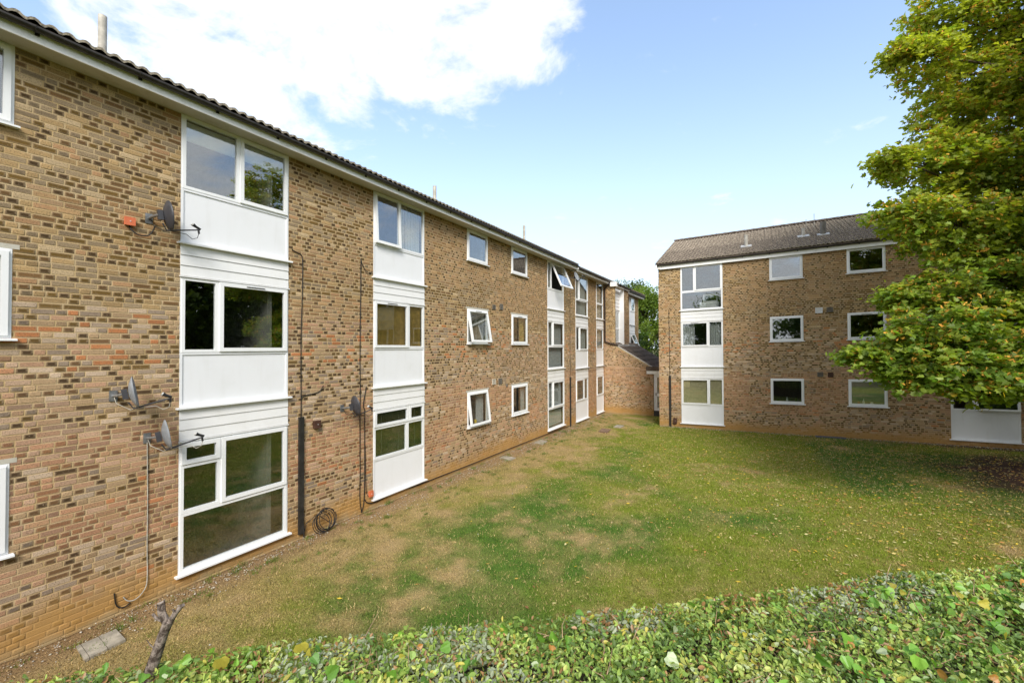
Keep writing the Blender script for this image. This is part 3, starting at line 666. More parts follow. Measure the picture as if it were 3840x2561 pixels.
for (a, b, lo, hi, mt) in ((9.78, 10.02, 4.96, 5.18, 'panel'), (10.15, 10.36, 4.98, 5.17, 'greyvent'), (9.82, 10.01, 2.39, 2.58, 'greyvent'), (10.16, 10.34, 2.38, 2.57, 'brownbox')):
    t = MB(); t.ring(FR, a, b, lo, hi, .02, .003, .035)
    n = 4
    for k in range(n): zz = lo + .02 + (hi - lo - .04) * k / n; t.box(FR, a + .02, b - .02, .003, .024, zz + .004, zz + (hi - lo - .04) / n - .008)
    t.build('air_vent', M[mt], RB)
rooms(RB, FR, 3.7, XE, [.2, 2.8, 5.4, 7.7], 3.4)

# ---------------------------------------------------------------- blinds, curtains, things in windows
def venetian(F, u0, u1, z0, z1, mt, label, wv=-.075, pitch=.027, tilt=.5, group=None):
    t = thing('venetian_blind', F((u0 + u1) / 2, wv, z1), label, 'blind', group)
    h = MB(); h.box(F, u0, u1, wv - .02, wv + .02, z1 - .04, z1); h.build('headrail', M[mt], t)
    s = MB(); z = z1 - .06; dz = .0125 * math.sin(tilt) * 1.0; dw = .0125 * math.cos(tilt)
    while z > z0:
        s.hexa([F(u, wv + a * dw, z + a * dz + q) for q in (0, .0015) for u, a in ((u0, 1), (u1, 1), (u1, -1), (u0, -1))]); z -= pitch
    for k in (.15, .5, .85): u = u0 + (u1 - u0) * k; s.box(F, u - .004, u + .004, wv + dw + .001, wv + dw + .003, z0, z1)
    s.build('slats', M[mt], t); return t
def curtain(F, u0, u1, z0, z1, mt, label, wv=-.14, amp=.02, per=.09, name='net_curtain', cat='curtain'):
    n = int((u1 - u0) / per * 8); s = MB(); vs = []; r = random.Random(label)
    ph = r.random() * 6
    for z, a in ((z1, .5), ((z0 + z1) / 2, .9), (z0, 1.2)):
        for i in range(n + 1):
            u = u0 + (u1 - u0) * i / n; vs.append(F(u, wv + amp * a * math.sin(ph + u / per * 6.28 + 1.3 * math.sin(u * 7)), z))
    fs = [(r_ * (n + 1) + i, r_ * (n + 1) + i + 1, (r_ + 1) * (n + 1) + i + 1, (r_ + 1) * (n + 1) + i) for r_ in range(2) for i in range(n)]
    s.add(vs, fs, True); return tag(s.build(name, M[mt], None), label, cat)
def roller(F, u0, u1, z0, z1, label, wv=-.10):
    t = thing('roller_blind', F((u0 + u1) / 2, wv, z1), label, 'blind')
    s = MB(); s.tube([F(u0, wv, z1 - .03), F(u1, wv, z1 - .03)], .025, 8); s.build('roller', M['fabric'], t)
    s = MB(); s.box(F, u0, u1, wv + .02, wv + .022, z0, z1 - .04); s.box(F, u0, u1, wv + .012, wv + .03, z0 - .02, z0); s.build('blind_fabric', M['fabric'], t)
roller(FL, A + .06, 4.09, 7.08, 7.38, 'white roller blind behind left pane of the nearest top-floor bay window')
roller(FL, 4.16, B - .06, 7.08, 7.38, 'white roller blind behind right pane of the nearest top-floor bay window')
venetian(FL, C_ + .07, 8.26, 3.76, 4.8, 'slatbrown', 'golden wooden venetian blind in wide left sash of second bay, first floor', tilt=1.1, pitch=.030)
venetian(FL, 8.32, D_ - .07, 3.76, 4.8, 'slatbrown', 'golden wooden venetian blind in narrow right pane of second bay, first floor', tilt=1.1, pitch=.030)
venetian(FL, C_ + .07, D_ - .07, 1.16, 2.2, 'roomwall', 'dark grey venetian blind behind ground-floor window of second bay with hoppers', tilt=.4)
venetian(FL, E_ + .04, F_ - .04, 3.92, 4.85, 'slatwhite', 'white venetian blind behind tilted-open small window on first floor of left block', pitch=.038, tilt=.7)
curtain(FL, 8.1, D_ - .06, 6.3, 7.36, 'net', 'white net curtain in right half of second bay on top floor')
curtain(FL, I_ + .06, J_ - .06, 2.86, 4.8, 'net', 'pale net curtain filling first-floor window of third bay, left block')
curtain(FL, I_ + .06, J_ - .06, .3, 2.2, 'net', 'pale net curtain filling ground-floor window of third bay, left block')
curtain(FL, 20.4, M_ - .06, 5.35, 7.2, 'net', 'pale net curtain in tall top-floor window of fourth bay, left block')
curtain(FL, 20.9, M_ - .06, 3.6, 4.6, 'net', 'pale curtain at right side of first-floor window, fourth bay of left block')
curtain(FL, K_ + .06, 20.5, 1.1, 2.05, 'mustard', 'mustard curtain in ground-floor window of fourth bay, left block', name='curtain')
curtain(FL, N_ + .06, O_ - .06, 5.35, 7.2, 'net', 'pale net curtain in narrow top-floor window of fifth bay, left block')
curtain(FL, 23.5, O_ - .06, 3.7, 4.6, 'net', 'pale curtain in narrow first-floor window of fifth bay, left block')
curtain(FL, 11.55, F_ - .05, 1.3, 2.3, 'net', 'white curtain at right side of tilted-open ground-floor small window')
curtain(FL, 14.45, H_ - .05, 3.9, 4.9, 'mustard', 'cream curtain at right edge of second small window on first floor', name='curtain')
curtain(FL, 14.5, H_ - .05, 1.3, 2.3, 'net', 'white curtain at right edge of second small window on ground floor')
curtain(FR, b_ + .06, 5.2, 3.75, 4.75, 'net', 'pale net curtain in left sash of far block bay, first floor')
curtain(FR, 5.84, c_ - .06, 3.75, 4.75, 'net', 'pale net curtain in right pane of far block bay, first floor')
venetian(FR, b_ + .08, 5.74, 1.12, 2.2, 'slat', 'cream venetian blind in wider left window of far block bay, ground floor', tilt=1.25, pitch=.026)
venetian(FR, 5.84, c_ - .06, 1.12, 2.2, 'slat', 'cream venetian blind in narrow right window of far block bay, ground floor', tilt=1.25, pitch=.026)
t = thing('chest_of_drawers', FR(5.9, -.6, 5.42), 'white chest of drawers behind the low pane of far block bay, top floor', 'furniture')
for k in range(3): q = MB(); q.box(FR, 5.42, 6.2, -.34, -.32, 5.44 + k * .1, 5.53 + k * .1); q.build('drawer', M['furn'], t)
q = MB(); q.box(FR, 5.4, 6.22, -.8, -.345, 5.4, 5.76); q.build('carcass', M['furn'], t)
t = thing('mirror', FR(5.9, -.4, 5.77), 'white-framed mirror standing on the white chest of drawers', 'mirror')
q = MB(); q.ring(FR, 5.55, 6.15, 5.77, 6.1, .04, -.42, -.40); q.build('frame', M['furn'], t); q = MB(); q.box(FR, 5.59, 6.11, -.418, -.41, 5.81, 6.06); q.build('mirror_glass', M['glass'], t)
M['bottle_g'] = plain('green_bottle', (.05, .12, .04), .2); M['bottle_w'] = plain('white_bottle', (.6, .6, .58), .35); M['yellow'] = plain('yellow_flower', (.7, .5, .05), .6); M['red'] = plain('red_tin', (.35, .08, .05), .4)
def lathe(F, u, wv, z, prof, mt, label, cat, name):
    s = MB(); n = 10; vs = []
    c = F(u, wv, z)
    for r_, h in prof: vs += [c + Vector((r_ * math.cos(2 * math.pi * k / n), r_ * math.sin(2 * math.pi * k / n), h)) for k in range(n)]
    s.add(vs, [(i * n + k, i * n + (k + 1) % n, (i + 1) * n + (k + 1) % n, (i + 1) * n + k) for i in range(len(prof) - 1) for k in range(n)], True); s.add(vs[-n:], [tuple(range(n))])
    return tag(s.build(name, M[mt], None), label, cat)
bot = [(.035, 0), (.037, .02), (.036, .14), (.014, .18), (.013, .24)]; jar = [(.04, 0), (.045, .03), (.045, .10), (.03, .12)]
lathe(FR, 8.78, -.12, 1.30, bot, 'bottle_w', 'white pump bottle on sill of first small ground-floor window, far block', 'bottle', 'bottle')
lathe(FR, 9.1, -.14, 1.30, bot, 'bottle_g', 'green bottle on sill of first small ground-floor window, far block', 'bottle', 'bottle')
lathe(FR, 8.45, -.14, 1.30, jar, 'bottle_g', 'small green pot at left end of sill, first ground-floor window, far block', 'pot', 'pot')
lathe(FR, 11.15, -.12, 1.30, jar, 'red', 'red tin on sill of second small ground-floor window, far block', 'tin', 'tin')
lathe(FR, 11.3, -.12, 1.30, bot, 'bottle_w', 'white bottle beside red tin on ground-floor sill, far block', 'bottle', 'bottle')
lathe(FR, 11.55, -.12, 1.30, jar, 'bottle_w', 'white jar right of the bottle on ground-floor sill, far block', 'jar', 'jar')
lathe(FL, 11.45, -.10, 1.30, jar, 'yellow', 'yellow pot in tilted-open ground-floor window of left block', 'pot', 'pot')

# ---------------------------------------------------------------- satellite dishes
def dish(base, az, el, mt, label, r=.22, arm=.42, wallside=Vector((1, 0, 0)), cab='cable_w', lnb='black', group='satellite dishes on the left block'):
    """base: point on the wall; dish stands off the wall and faces azimuth az (deg from +Y towards +X)"""
    base = Vector(base); t = thing('satellite_dish', base, label, 'satellite dish', group)
    fwd = Vector((math.sin(math.radians(az)), math.cos(math.radians(az)), 0)); side = Vector((fwd.y, -fwd.x, 0))
    d = (fwd * math.cos(math.radians(el)) + Vector((0, 0, math.sin(math.radians(el))))); upv = side.cross(d).normalized()
    if upv.z < 0: upv = -upv
    c = base + wallside * .22 + fwd * .10 + Vector((0, 0, .04))
    s = MB(); rings = [0, .3, .6, .85, 1.0]; n = 24; vs = []
    for off in (0, -.008):
        for q in rings:
            for k in range(n): a = 2 * math.pi * k / n; vs.append(c + side * (math.cos(a) * r * .88 * q) + upv * (math.sin(a) * r * 1.02 * q) + d * (.07 * q * q + off))
    m5 = len(rings); fs = []
    for L in (0, 1):
        o = L * m5 * n
        for i in range(m5 - 1):
            for k in range(n):
                j = (k + 1) % n; q = (o + i * n + k, o + i * n + j, o + (i + 1) * n + j, o + (i + 1) * n + k); fs.append(q if L == 0 else q[::-1])
    o1, o2 = (m5 - 1) * n, (2 * m5 - 1) * n
    for k in range(n): j = (k + 1) % n; fs.append((o1 + k, o1 + j, o2 + j, o2 + k))
    s.add(vs, fs, True); s.build('reflector', M[mt], t)
    b = MB(); fr = lambda u, w_, z: base + Vector((0, 1, 0)) * u + wallside * w_ + Vector((0, 0, 1)) * z
    b.box(fr, -.045, .045, 0.003, .012, -.075, .075); b.tube([fr(0, .01, 0), fr(0, .12, .01), c - d * .06], .020, 8); b.build('bracket', M['metal'], t)
    b = MB(); b.hexa([c + side * x + upv * y + d * z for z in (-.075, -.012) for x, y in ((-.03, -.07), (.03, -.07), (.03, .07), (-.03, .07))]); b.build('mount_plate', M['dishdark'], t)
    low = c - upv * r * 1.0 + d * .03; tip = c + d * arm - upv * r * .80
    b = MB(); b.tube([c - upv * .12 - d * .03, low - d * .02, tip], .012, 6); b.build('feed_arm', M['dishdark'], t)
    b = MB(); ld = (c - tip).normalized(); b.tube([tip - ld * .03 + upv * .02, tip + ld * .03 + upv * .035, tip + ld * .07 + upv * .05], .022, 8, radii=[.018, .020, .028]); b.tube([tip, tip - upv * .06], .016, 6); L = b.build('receiver_head', M[lnb], t)
    b = MB(); b.tube([tip + ld * .07 + upv * .05, tip + ld * .085 + upv * .056], .026, 10); b.build('feed_cap', M['bottle_w'], L)
    b = MB(); b.tube([tip - upv * .05, tip - upv * .13 - fwd * .03, tip - upv * .16 - fwd * .10, tip - upv * .10 - fwd * .17, low], .005, 5); b.tube([low, low - fwd * .05 - Vector((0, 0, .02)), base + wallside * .12 + Vector((0, 0, -.1)), base + wallside * .02], .005, 5); b.build('cable', M[cab], t)
    return t
dish((0.0, 2.84, 5.66), 6, 7, 'dishdark', 'dark charcoal satellite dish beside the orange box, highest on the left block near wall', cab='cable')
dish((0.0, 2.45, 3.06), 22, 10, 'dish', 'grey satellite dish showing its front, middle one of the three on the near wall')
dish((0.0, 2.84, 2.40), 14, 10, 'dish', 'grey satellite dish with long cable hanging to the ground, lowest on near wall', arm=.46)
dish((0.0, 6.27, 2.42), 12, 10, 'dishdark', 'dark grey satellite dish by the window bay above the coiled cable', cab='cable')
dish((0.0, 19.1, 7.0), 96, 20, 'dish', 'round grey satellite dish high under the eaves at the third bay', cab='cable')

def cable(pts, rad, label, mt='cable', name='cable', cat='cable', smooth=2):
    P = [Vector(p) for p in pts]
    for _ in range(smooth):
        Q = [P[0]]
        for a, b in zip(P, P[1:]): Q += [a * .75 + b * .25, a * .25 + b * .75]
        P = Q + [P[-1]]
    s = MB(); s.tube(P, rad, 6); return tag(s.build(name, M[mt], None), label, cat)
def jog(pts, a=.006, r=random.Random(5)):
    o = []
    for p, q in zip(pts, pts[1:]):
        p, q = Vector(p), Vector(q); n = max(1, int((q - p).length / .35))
        for i in range(n): v = p.lerp(q, i / n); o.append(v + Vector((0, r.uniform(-a, a), r.uniform(-a, a) * .3)))
    return o + [Vector(pts[-1])]
X0 = .012
cable(jog([(X0, 2.84, 2.34), (X0, 2.85, 1.3), (X0, 2.86, .32)], .006) + [(X0 + .02, 2.83, .2), (X0 + .03, 2.72, .1), (X0 + .02, 2.62, .12), (X0, 2.58, .2)], .007, 'pale grey cable hanging from the lowest dish down to the wall foot', 'cable_w')
cable([(X0, 2.66, .08), (X0 + .02, 2.58, .05), (X0, 2.50, .10), (X0, 2.48, .30)], .009, 'short dark cable loop at the wall foot below the lowest dish')
cable([(X0, 2.61, 5.50), (X0 + .03, 2.63, 5.42), (X0 + .06, 2.72, 5.36), (X0 + .06, 2.84, 5.40), (X0 + .1, 2.88, 5.55)], .009, 'black cable looping from the orange box to the charcoal dish')
cable(jog([(X0, 5.30, 2.36), (X0, 5.30, 3.8), (X0, 5.33, 5.5)], .006) + [(X0, 5.30, 5.58), (X0, 5.2, 5.60), (X0, 5.1, 5.64)], .009, 'black cable rising from the wide dark conduit to the top floor')
cable([(X0, 5.31, 2.72), (X0, 5.34, 2.78), (X0, 5.62, 2.80), (X0, 5.74, 2.84), (X0 + .02, 5.79, 2.95)], .009, 'short black cable branching right from the conduit cable')
cable(jog([(X0, 6.80, .0), (X0, 6.755, .25), (X0, 6.75, 3.5), (X0, 6.77, 5.76)], .006), .010, 'long black cable rising from the ground left of the second bay')
cable([(X0, 6.77, 5.74), (X0 + .01, 6.80, 5.62), (X0 + .02, 6.88, 5.5), (X0 + .02, 6.97, 5.46), (X0, 7.10, 5.5)], .008, 'black cable loop beside the second bay at top-floor sill height')
cable([(X0, 6.80, .0), (X0, 6.87, .2), (X0, 6.885, .6), (X0, 6.885, 2.2), (X0, 6.885, 2.33), (X0, 6.83, 2.4), (X0, 6.93, 2.83)], .010, 'black cable from the ground up to the dish beside the second bay', smooth=1)
cable([(X0, 6.89, .27), (X0 + .01, 6.93, .18), (X0 + .02, 7.1, .12), (X0 + .02, 7.4, .13), (X0 + .02, 7.9, .20), (X0 + .02, 8.4, .12), (X0 + .02, 9.2, .12), (X0 + .02, 11, .1), (X0 + .02, 13.5, .11), (X0 + .02, 16, .10), (X0 + .03, 18.9, .06)], .012, 'black cable running low along the wall foot past the second bay')
cable([(X0, 6.9, 1.5), (X0 + .01, 6.91, .5), (X0 + .01, 6.95, .33), (X0, 7.02, .30)], .006, 'thin cable to the small orange box by the second bay')
cable(jog([(.09, 19.0, 2.63), (.09, 20.6, 2.66), (.09, 22.2, 2.62), (.09, 24.2, 2.67)], .01), .010, 'dark cable strung across the fourth and fifth bays of the left block')
cable(jog([(X0, 19.15, 7.2), (X0, 19.12, 4.5), (X0, 19.1, 2.3)], .006), .010, 'dark cable running down between the third and fourth bays')
cable(jog([FR(4.10, .012, 5.48), FR(4.12, .012, 2.36)], .0), .010, 'dark cable rising above the conduit on the far block corner')
cable([FR(4.22, .02, .18), FR(4.3, .05, .10), FR(4.42, .03, .16), FR(4.42, .02, .35)], .010, 'black cable loop by the small brown box on the far block')
cable([FR(6.45, .09, 2.78), FR(6.9, .02, 2.81), FR(7.3, .012, 2.80)], .006, 'thin pale cable beside the far block bay', 'cable_w')
def conduit(F, u, z0, z1, hw, label, dw=.05, tilt=0):
    t = thing('cable_conduit', F(u, 0, z0), label, 'conduit', 'dark cable conduits on the walls')
    s = MB(); s.hexa([F(uu + tl, w_, z) for z, tl in ((z0, tilt), (z1, 0)) for uu, w_ in ((u - hw, dw), (u + hw, dw), (u + hw, .003), (u - hw, .003))]); s.build('cover', M['conduit'], t)
    for k in range(3): zz = z0 + (z1 - z0) * (.2 + .3 * k); s = MB(); s.box(F, u - hw - .006, u + hw + .006, .003, dw + .004, zz, zz + .02); s.build('strap', M['conduit'], t)
    return t
conduit(FL, 5.30, .08, 2.37, .050, 'wide dark cable conduit on the wall right of the nearest bay')
t = MB(); t.tube([(.03, 5.345, .32), (.05, 5.35, .12), (.05, 5.35, .0)], .016, 6); tag(t.build('cable', M['cable'], None), 'thick black cable entering the ground below the wide conduit', 'cable')
conduit(FL, 19.1, -.02, 2.32, .05, 'dark cable conduit between the third and fourth bays of the left block')
conduit(FR, 4.13, .0, 2.38, .045, 'dark cable conduit at the left corner of the far block')
def jbox(F, u0, u1, z0, z1, mt, label, d=.06):
    t = thing('junction_box', F((u0 + u1) / 2, 0, z0), label, 'junction box')
    s = MB(); s.box(F, u0, u1, .003, d * .7, z0, z1); s.build('body', M[mt], t)
    s = MB(); e = .006; s.hexa([F(u, w_, z) for z, q in ((z0 - .004, 0), (z1 + .004, 0)) for u, w_ in ((u0 - e, d), (u1 + e, d), (u1 + e, d * .7 + .001), (u0 - e, d * .7 + .001))]); L = s.build('lid', M[mt], t)
    s = MB(); s.tube([F((u0 + u1) / 2, d, (z0 + z1) / 2), F((u0 + u1) / 2, d + .006, (z0 + z1) / 2)], .008, 8); s.build('screw', M['bottle_w'], L)
jbox(FL, 2.55, 2.66, 5.50, 5.61, 'orange', 'orange-red junction box on brickwork left of the charcoal dish')
jbox(FL, 5.57, 5.70, 2.10, 2.25, 'brownbox', 'dark brown box on brickwork right of the wide conduit', .08)
jbox(FL, 7.0, 7.10, .29, .42, 'orange', 'small orange box at the lower left corner of the second bay')
jbox(FR, 4.27, 4.42, .16, .40, 'brownbox', 'brown box low on the wall right of the far block conduit', .07)
# coil of cable leaning on the wall
s = MB()
for k, (cy_, cz_, rr, x_) in enumerate(((5.78, .24, .20, .10), (5.76, .235, .21, .12), (5.80, .24, .19, .13), (5.66, .23, .185, .16), (5.60, .22, .18, .19), (5.72, .235, .20, .15))):
    pts = [(x_ + .10 * (1 - math.sin(a)) * .5, cy_ + rr * 1.05 * math.cos(a), cz_ + rr * math.sin(a)) for a in np.linspace(.3 * k, .3 * k + 6.1, 30)]
    s.tube(pts, .008, 5)
s.tube([(.16, 5.9, .1), (.12, 5.6, .38), (.05, 5.40, .26), (.04, 5.36, .05)], .008, 5)
tag(s.build('cable_coil', M['cable'], None), 'coiled black cable lying against the wall foot right of the wide conduit', 'cable coil')
# downpipe
t = thing('downpipe', (.08, 24.18, 3.95), 'brown downpipe in the corner by the stair tower, bending onto the lean-to', 'downpipe')
s = MB(); s.tube([(.42, 24.1, 7.42), (.3, 24.1, 7.3), (.1, 24.15, 7.1), (.08, 24.17, 6.9), (.08, 24.17, 4.2), (.10, 24.17, 4.05), (.4, 24.17, 3.95), (.85, 24.2, 3.84)], .04, 8); s.build('pipe', M['brown'], t)
for z in (6.6, 5.6, 4.6): s = MB(); s.tube([(.08, 24.17, z), (.08, 24.17, z + .05)], .05, 8); s.build('bracket', M['brown'], t)

# ---------------------------------------------------------------- GROUND
s = MB(); s.add([(-600, -600, -.06), (600, -600, -.06), (600, 1500, -.06), (-600, 1500, -.06)], [(0, 1, 2, 3)]); tag(s.build('ground', M['ground'], None, (0, 0, 0)), 'flat grassy ground reaching to the horizon', None, None, 'structure')
SOIL = np.array([.30, .195, .10]); STRAW = np.array([.44, .315, .165]); DRY = np.array([.32, .245, .075]); GREEN = np.array([.205, .245, .030]); DGREEN = np.array([.095, .180, .028]); DARKSOIL = np.array([.085, .050, .038])
def lawn_col(x, y, jitter=0):
    x = np.asarray(x, float); y = np.asarray(y, float); n = vn1.fbm(x * .42 + 3, y * .42, 5); n2 = vn2.fbm(x * 1.7, y * 1.7 + 4, 4); n3 = vn3.fbm(x * .28, y * .28 + 8, 3)
    wet = sstep(.36, .62, n * .42 + n2 * .38 + .20 * vn3.fbm(x * 4.5, y * 4.5, 3) + .17 * sstep(1.2, 4.5, x) - .05 + .06 * sstep(10, 18, y)) * (.75 + .25 * sstep(.35, .6, vn3.fbm(x * 3.1, y * 3.1, 3)))
    wet = np.clip(wet * (.35 + .65 * sstep(.4, 2.4 + 1.2 * n, x)), 0, 1)
    c = STRAW[None] * (1 - n2[:, None]) + DRY[None] * n2[:, None]
    g = GREEN[None] * (1 - sstep(.45, .62, n3)[:, None]) + DGREEN[None] * sstep(.45, .62, n3)[:, None] * 1.0
    c = c * (1 - wet[:, None]) + g * wet[:, None]
    s = sstep(.95 + .9 * (n2 - .5), .25, x + .25 * (n - .5)) * (1 - .5 * sstep(18, 22, y))
    s = np.maximum(s, sstep(.9, .2, YB - y + (n2 - .5) * .6) * (x > 3) * sstep(8, 12, x) * .5)
    c = c * (1 - s[:, None]) + SOIL[None] * (.85 + .4 * n2[:, None]) * s[:, None]
    q = sstep(2.9, 1.4, np.hypot((x - 15.2) * .8, (y - 17.2) * .85) + (n2 - .5) * 1.6)
    q = np.maximum(q, sstep(.9, .1, YB - y + (n2 - .5) * .3) * sstep(12, 14, x))
    return c * (1 - q[:, None]) + DARKSOIL[None] * q[:, None], wet, s, q
def grid(x0, x1, y0, y1, st, name, label):
    xs = np.arange(x0, x1 + st / 2, st); ys = np.arange(y0, y1 + st / 2, st); X, Y = np.meshgrid(xs, ys, indexing='ij'); x, y = X.ravel(), Y.ravel()
    z = gh(x, y) + .035 * (vn1.fbm(x * 2.2, y * 2.2, 4) - .5) + .02 * (vn2.fbm(x * 7, y * 7, 2) - .5) - .01
    edge = np.minimum.reduce([x - x0, x1 - x, y - y0, y1 - y]); z = np.where(edge < .01, z - .3, z)
    a, b = len(xs), len(ys); i = np.arange((a - 1) * (b - 1)); r_, c_ = i // (b - 1), i % (b - 1); q = r_ * b + c_
    F = np.c_[q, q + b, q + b + 1, q + 1]; col = lawn_col(x, y)[0]
    o = npmesh(name, np.c_[x, y, z], F, M['lawn'], None, col, None, True); tag(o, label, None, None, 'structure')
grid(-.02, 26, -8, 34, .07, 'lawn', 'patchy green and straw coloured lawn between the two brick blocks')
def infrust(P, pad=60):
    q = P - CAM; t = q @ FWn; return (t > .4) & (np.abs(q @ RTn) < t * (1920 + pad) / 1620) & (np.abs(q @ UPn) < t * (1281 + pad) / 1620)
# grass blades
def blades(n, seed):
    g = np.random.default_rng(seed); t = 2.4 + (g.random(n) ** 1.35) * 20; la = (g.random(n) * 2 - 1) * 1.24 * t
    P = CAM[None] + t[:, None] * FWn + la[:, None] * RTn; x, y = P[:, 0], P[:, 1]
    ok = (x > .12) & (x < 25) & (y > -1) & (y < YB - .08) | ((x > .1) & (x < 3.5) & (y >= YB - .1) & (y < 24.1)); x, y = x[ok], y[ok]
    c, wet, s, q = lawn_col(x, y); keep = g.random(len(x)) < (.75 + .25 * wet) * (1 - .80 * s) * (1 - .95 * q); x, y, c, wet = x[keep], y[keep], c[keep], wet[keep]
    n = len(x); d = np.hypot(x - CAM[0], y); z = gh(x, y) - .005; h = (.014 + .024 * g.random(n)) * (.75 + .5 * wet); a = g.random(n) * 6.28; wdt = .0022 + .00040 * d
    ln = g.normal(0, .6, (n, 2)) * h[:, None]
    V = np.empty((n, 3, 3)); V[:, 0] = np.c_[x - np.cos(a) * wdt, y - np.sin(a) * wdt, z]; V[:, 1] = np.c_[x + np.cos(a) * wdt, y + np.sin(a) * wdt, z]; V[:, 2] = np.c_[x + ln[:, 0], y + ln[:, 1], z + h]
    c = c * (.45 + 1.15 * g.random((n, 1))); straw = g.random(n) < .20 - .08 * wet; c[straw] = STRAW * (1.0 + .9 * g.random((straw.sum(), 1))); fresh = g.random(n) < .10 * wet + .015; c[fresh] = np.array([.19, .27, .04])
    C = np.repeat(c, 3, 0)
    tag(npmesh('grass', V.reshape(-1, 3), np.arange(3 * n).reshape(-1, 3), M['blade'], None, C), 'short patchy grass, green in places and straw dry in others', 'grass', None, 'stuff')
blades(700000, 4)
# fallen leaves
def litter(n, seed):
    g = np.random.default_rng(seed); x = g.uniform(2, 16, n); y = g.uniform(2, YB - .1, n)
    d = np.hypot(x - 13, y - 16); p = np.exp(-(d / 6.5) ** 2) + .012; dens = p * (.35 + 1.1 * vn3.fbm(x * .6, y * .6, 3)); ok = (g.random(n) < dens) & infrust(np.c_[x, y, 0 * x]); x, y = x[ok], y[ok]; n = len(x)
    a = g.random(n) * 6.28; L = g.uniform(.016, .05, n); Wd = L * g.uniform(.18, .45, n); z = gh(x, y) + .014 + g.random(n) * .012; dx, dy = np.cos(a), np.sin(a); tz = g.uniform(-.01, .014, n)
    V = np.stack([np.c_[x - dx * L, y - dy * L, z], np.c_[x - dy * Wd, y + dx * Wd, z + tz], np.c_[x + dx * L, y + dy * L, z + tz * .5], np.c_[x + dy * Wd, y - dx * Wd, z - tz * .3]], 1)
    pal = np.array([[.66, .42, .10], [.60, .46, .18], [.55, .27, .09], [.36, .18, .08], [.66, .57, .28], [.74, .52, .06]]); c = np.repeat(pal[g.integers(0, 6, n)] * g.uniform(.7, 1.15, (n, 1)), 4, 0)
    tag(npmesh('fallen_leaves', V.reshape(-1, 3), np.arange(4 * n).reshape(-1, 4), M['litter'], None, c), 'small yellow and orange fallen leaves scattered over the lawn', 'fallen leaves', None, 'stuff')
litter(34000, 8)
# gravel and stones along the wall foot
def pebbles(x, y, r_, g, name, label, tone):
    n = len(x); oct_ = np.array([(1, 0, 0), (0, 1, 0), (-1, 0, 0), (0, -1, 0), (0, 0, 1), (0, 0, -1)], float); fo = np.array([(0, 1, 4), (1, 2, 4), (2, 3, 4), (3, 0, 4), (1, 0, 5), (2, 1, 5), (3, 2, 5), (0, 3, 5)])
    V = oct_[None] * r_[:, None, None] * g.uniform(.6, 1.3, (n, 6, 1)) * np.array([1, 1, .6]); V += np.c_[x, y, gh(x, y) + .006][:, None]
    c = np.repeat(tone[g.integers(0, len(tone), n)] * g.uniform(.6, 1.1, (n, 1)), 6, 0)
    tag(npmesh(name, V.reshape(-1, 3), (fo[None] + (np.arange(n) * 6)[:, None, None]).reshape(-1, 3), M['stone'], None, c), label, 'gravel', None, 'stuff')
g = np.random.default_rng(2); n = 5200; y = g.uniform(1, 24, n); x = .04 + np.abs(g.normal(.20, .16, n)) * (1 + .8 * vn1.fbm(y * .8, y * 0, 2))
tone = np.array([[.62, .55, .44], [.50, .40, .28], [.40, .28, .17], [.68, .62, .54], [.34, .22, .12]])
ok = vn2.fbm(y * 1.5, x * 4, 3) > .36; x, y = x[ok], y[ok]; pebbles(x, y, g.uniform(.005, .017, len(x)), g, 'gravel', 'pale gravel and pebbles strewn along the foot of the left block', tone)
n = 2600; x = g.uniform(3.7, 16.2, n); y = YB - .02 - np.abs(g.normal(.12, .12, n)); pebbles(x, y, g.uniform(.006, .018, n), g, 'gravel', 'pale gravel strip along the foot of the far block', tone)
n = 90; x = g.uniform(1, 14, n); y = g.uniform(2, 20, n); pebbles(x, y, g.uniform(.008, .016, n), g, 'pebbles', 'odd white pebbles lying in the grass', np.array([[.7, .68, .62]]))
# tufts of weeds and rough grass along the soil edge
g = np.random.default_rng(41); nc = 260; ty = g.uniform(1.2, 23.8, nc); tx = .05 + np.abs(g.normal(.55, .45, nc)); k_ = 46
x = np.repeat(tx, k_) + g.normal(0, .035, nc * k_) * np.repeat(g.uniform(.5, 1.8, nc), k_); y = np.repeat(ty, k_) + g.normal(0, .05, nc * k_) * np.repeat(g.uniform(.5, 1.8, nc), k_); n = len(x); x = np.maximum(x, .03)
a = g.random(n) * 6.28; h = g.uniform(.03, .085, n) * np.repeat(g.uniform(.5, 1.2, nc), k_); wd = .004; ln = g.normal(0, .55, (n, 2)) * h[:, None]; z = gh(x, y) - .004
V = np.stack([np.c_[x - np.cos(a) * wd, y - np.sin(a) * wd, z], np.c_[x + np.cos(a) * wd, y + np.sin(a) * wd, z], np.c_[np.maximum(x + ln[:, 0], .02), y + ln[:, 1], z + h]], 1)
c = np.repeat(np.array([[.12, .20, .035], [.20, .24, .05], [.33, .27, .12]])[g.integers(0, 3, nc)], k_, 0) * g.uniform(.6, 1.3, (n, 1))
tag(npmesh('weeds', V.reshape(-1, 3), np.arange(3 * n).reshape(-1, 3), M['blade'], None, np.repeat(c, 3, 0)), 'small weed and grass tufts along the soil strip by the left block', 'weeds', None, 'stuff')
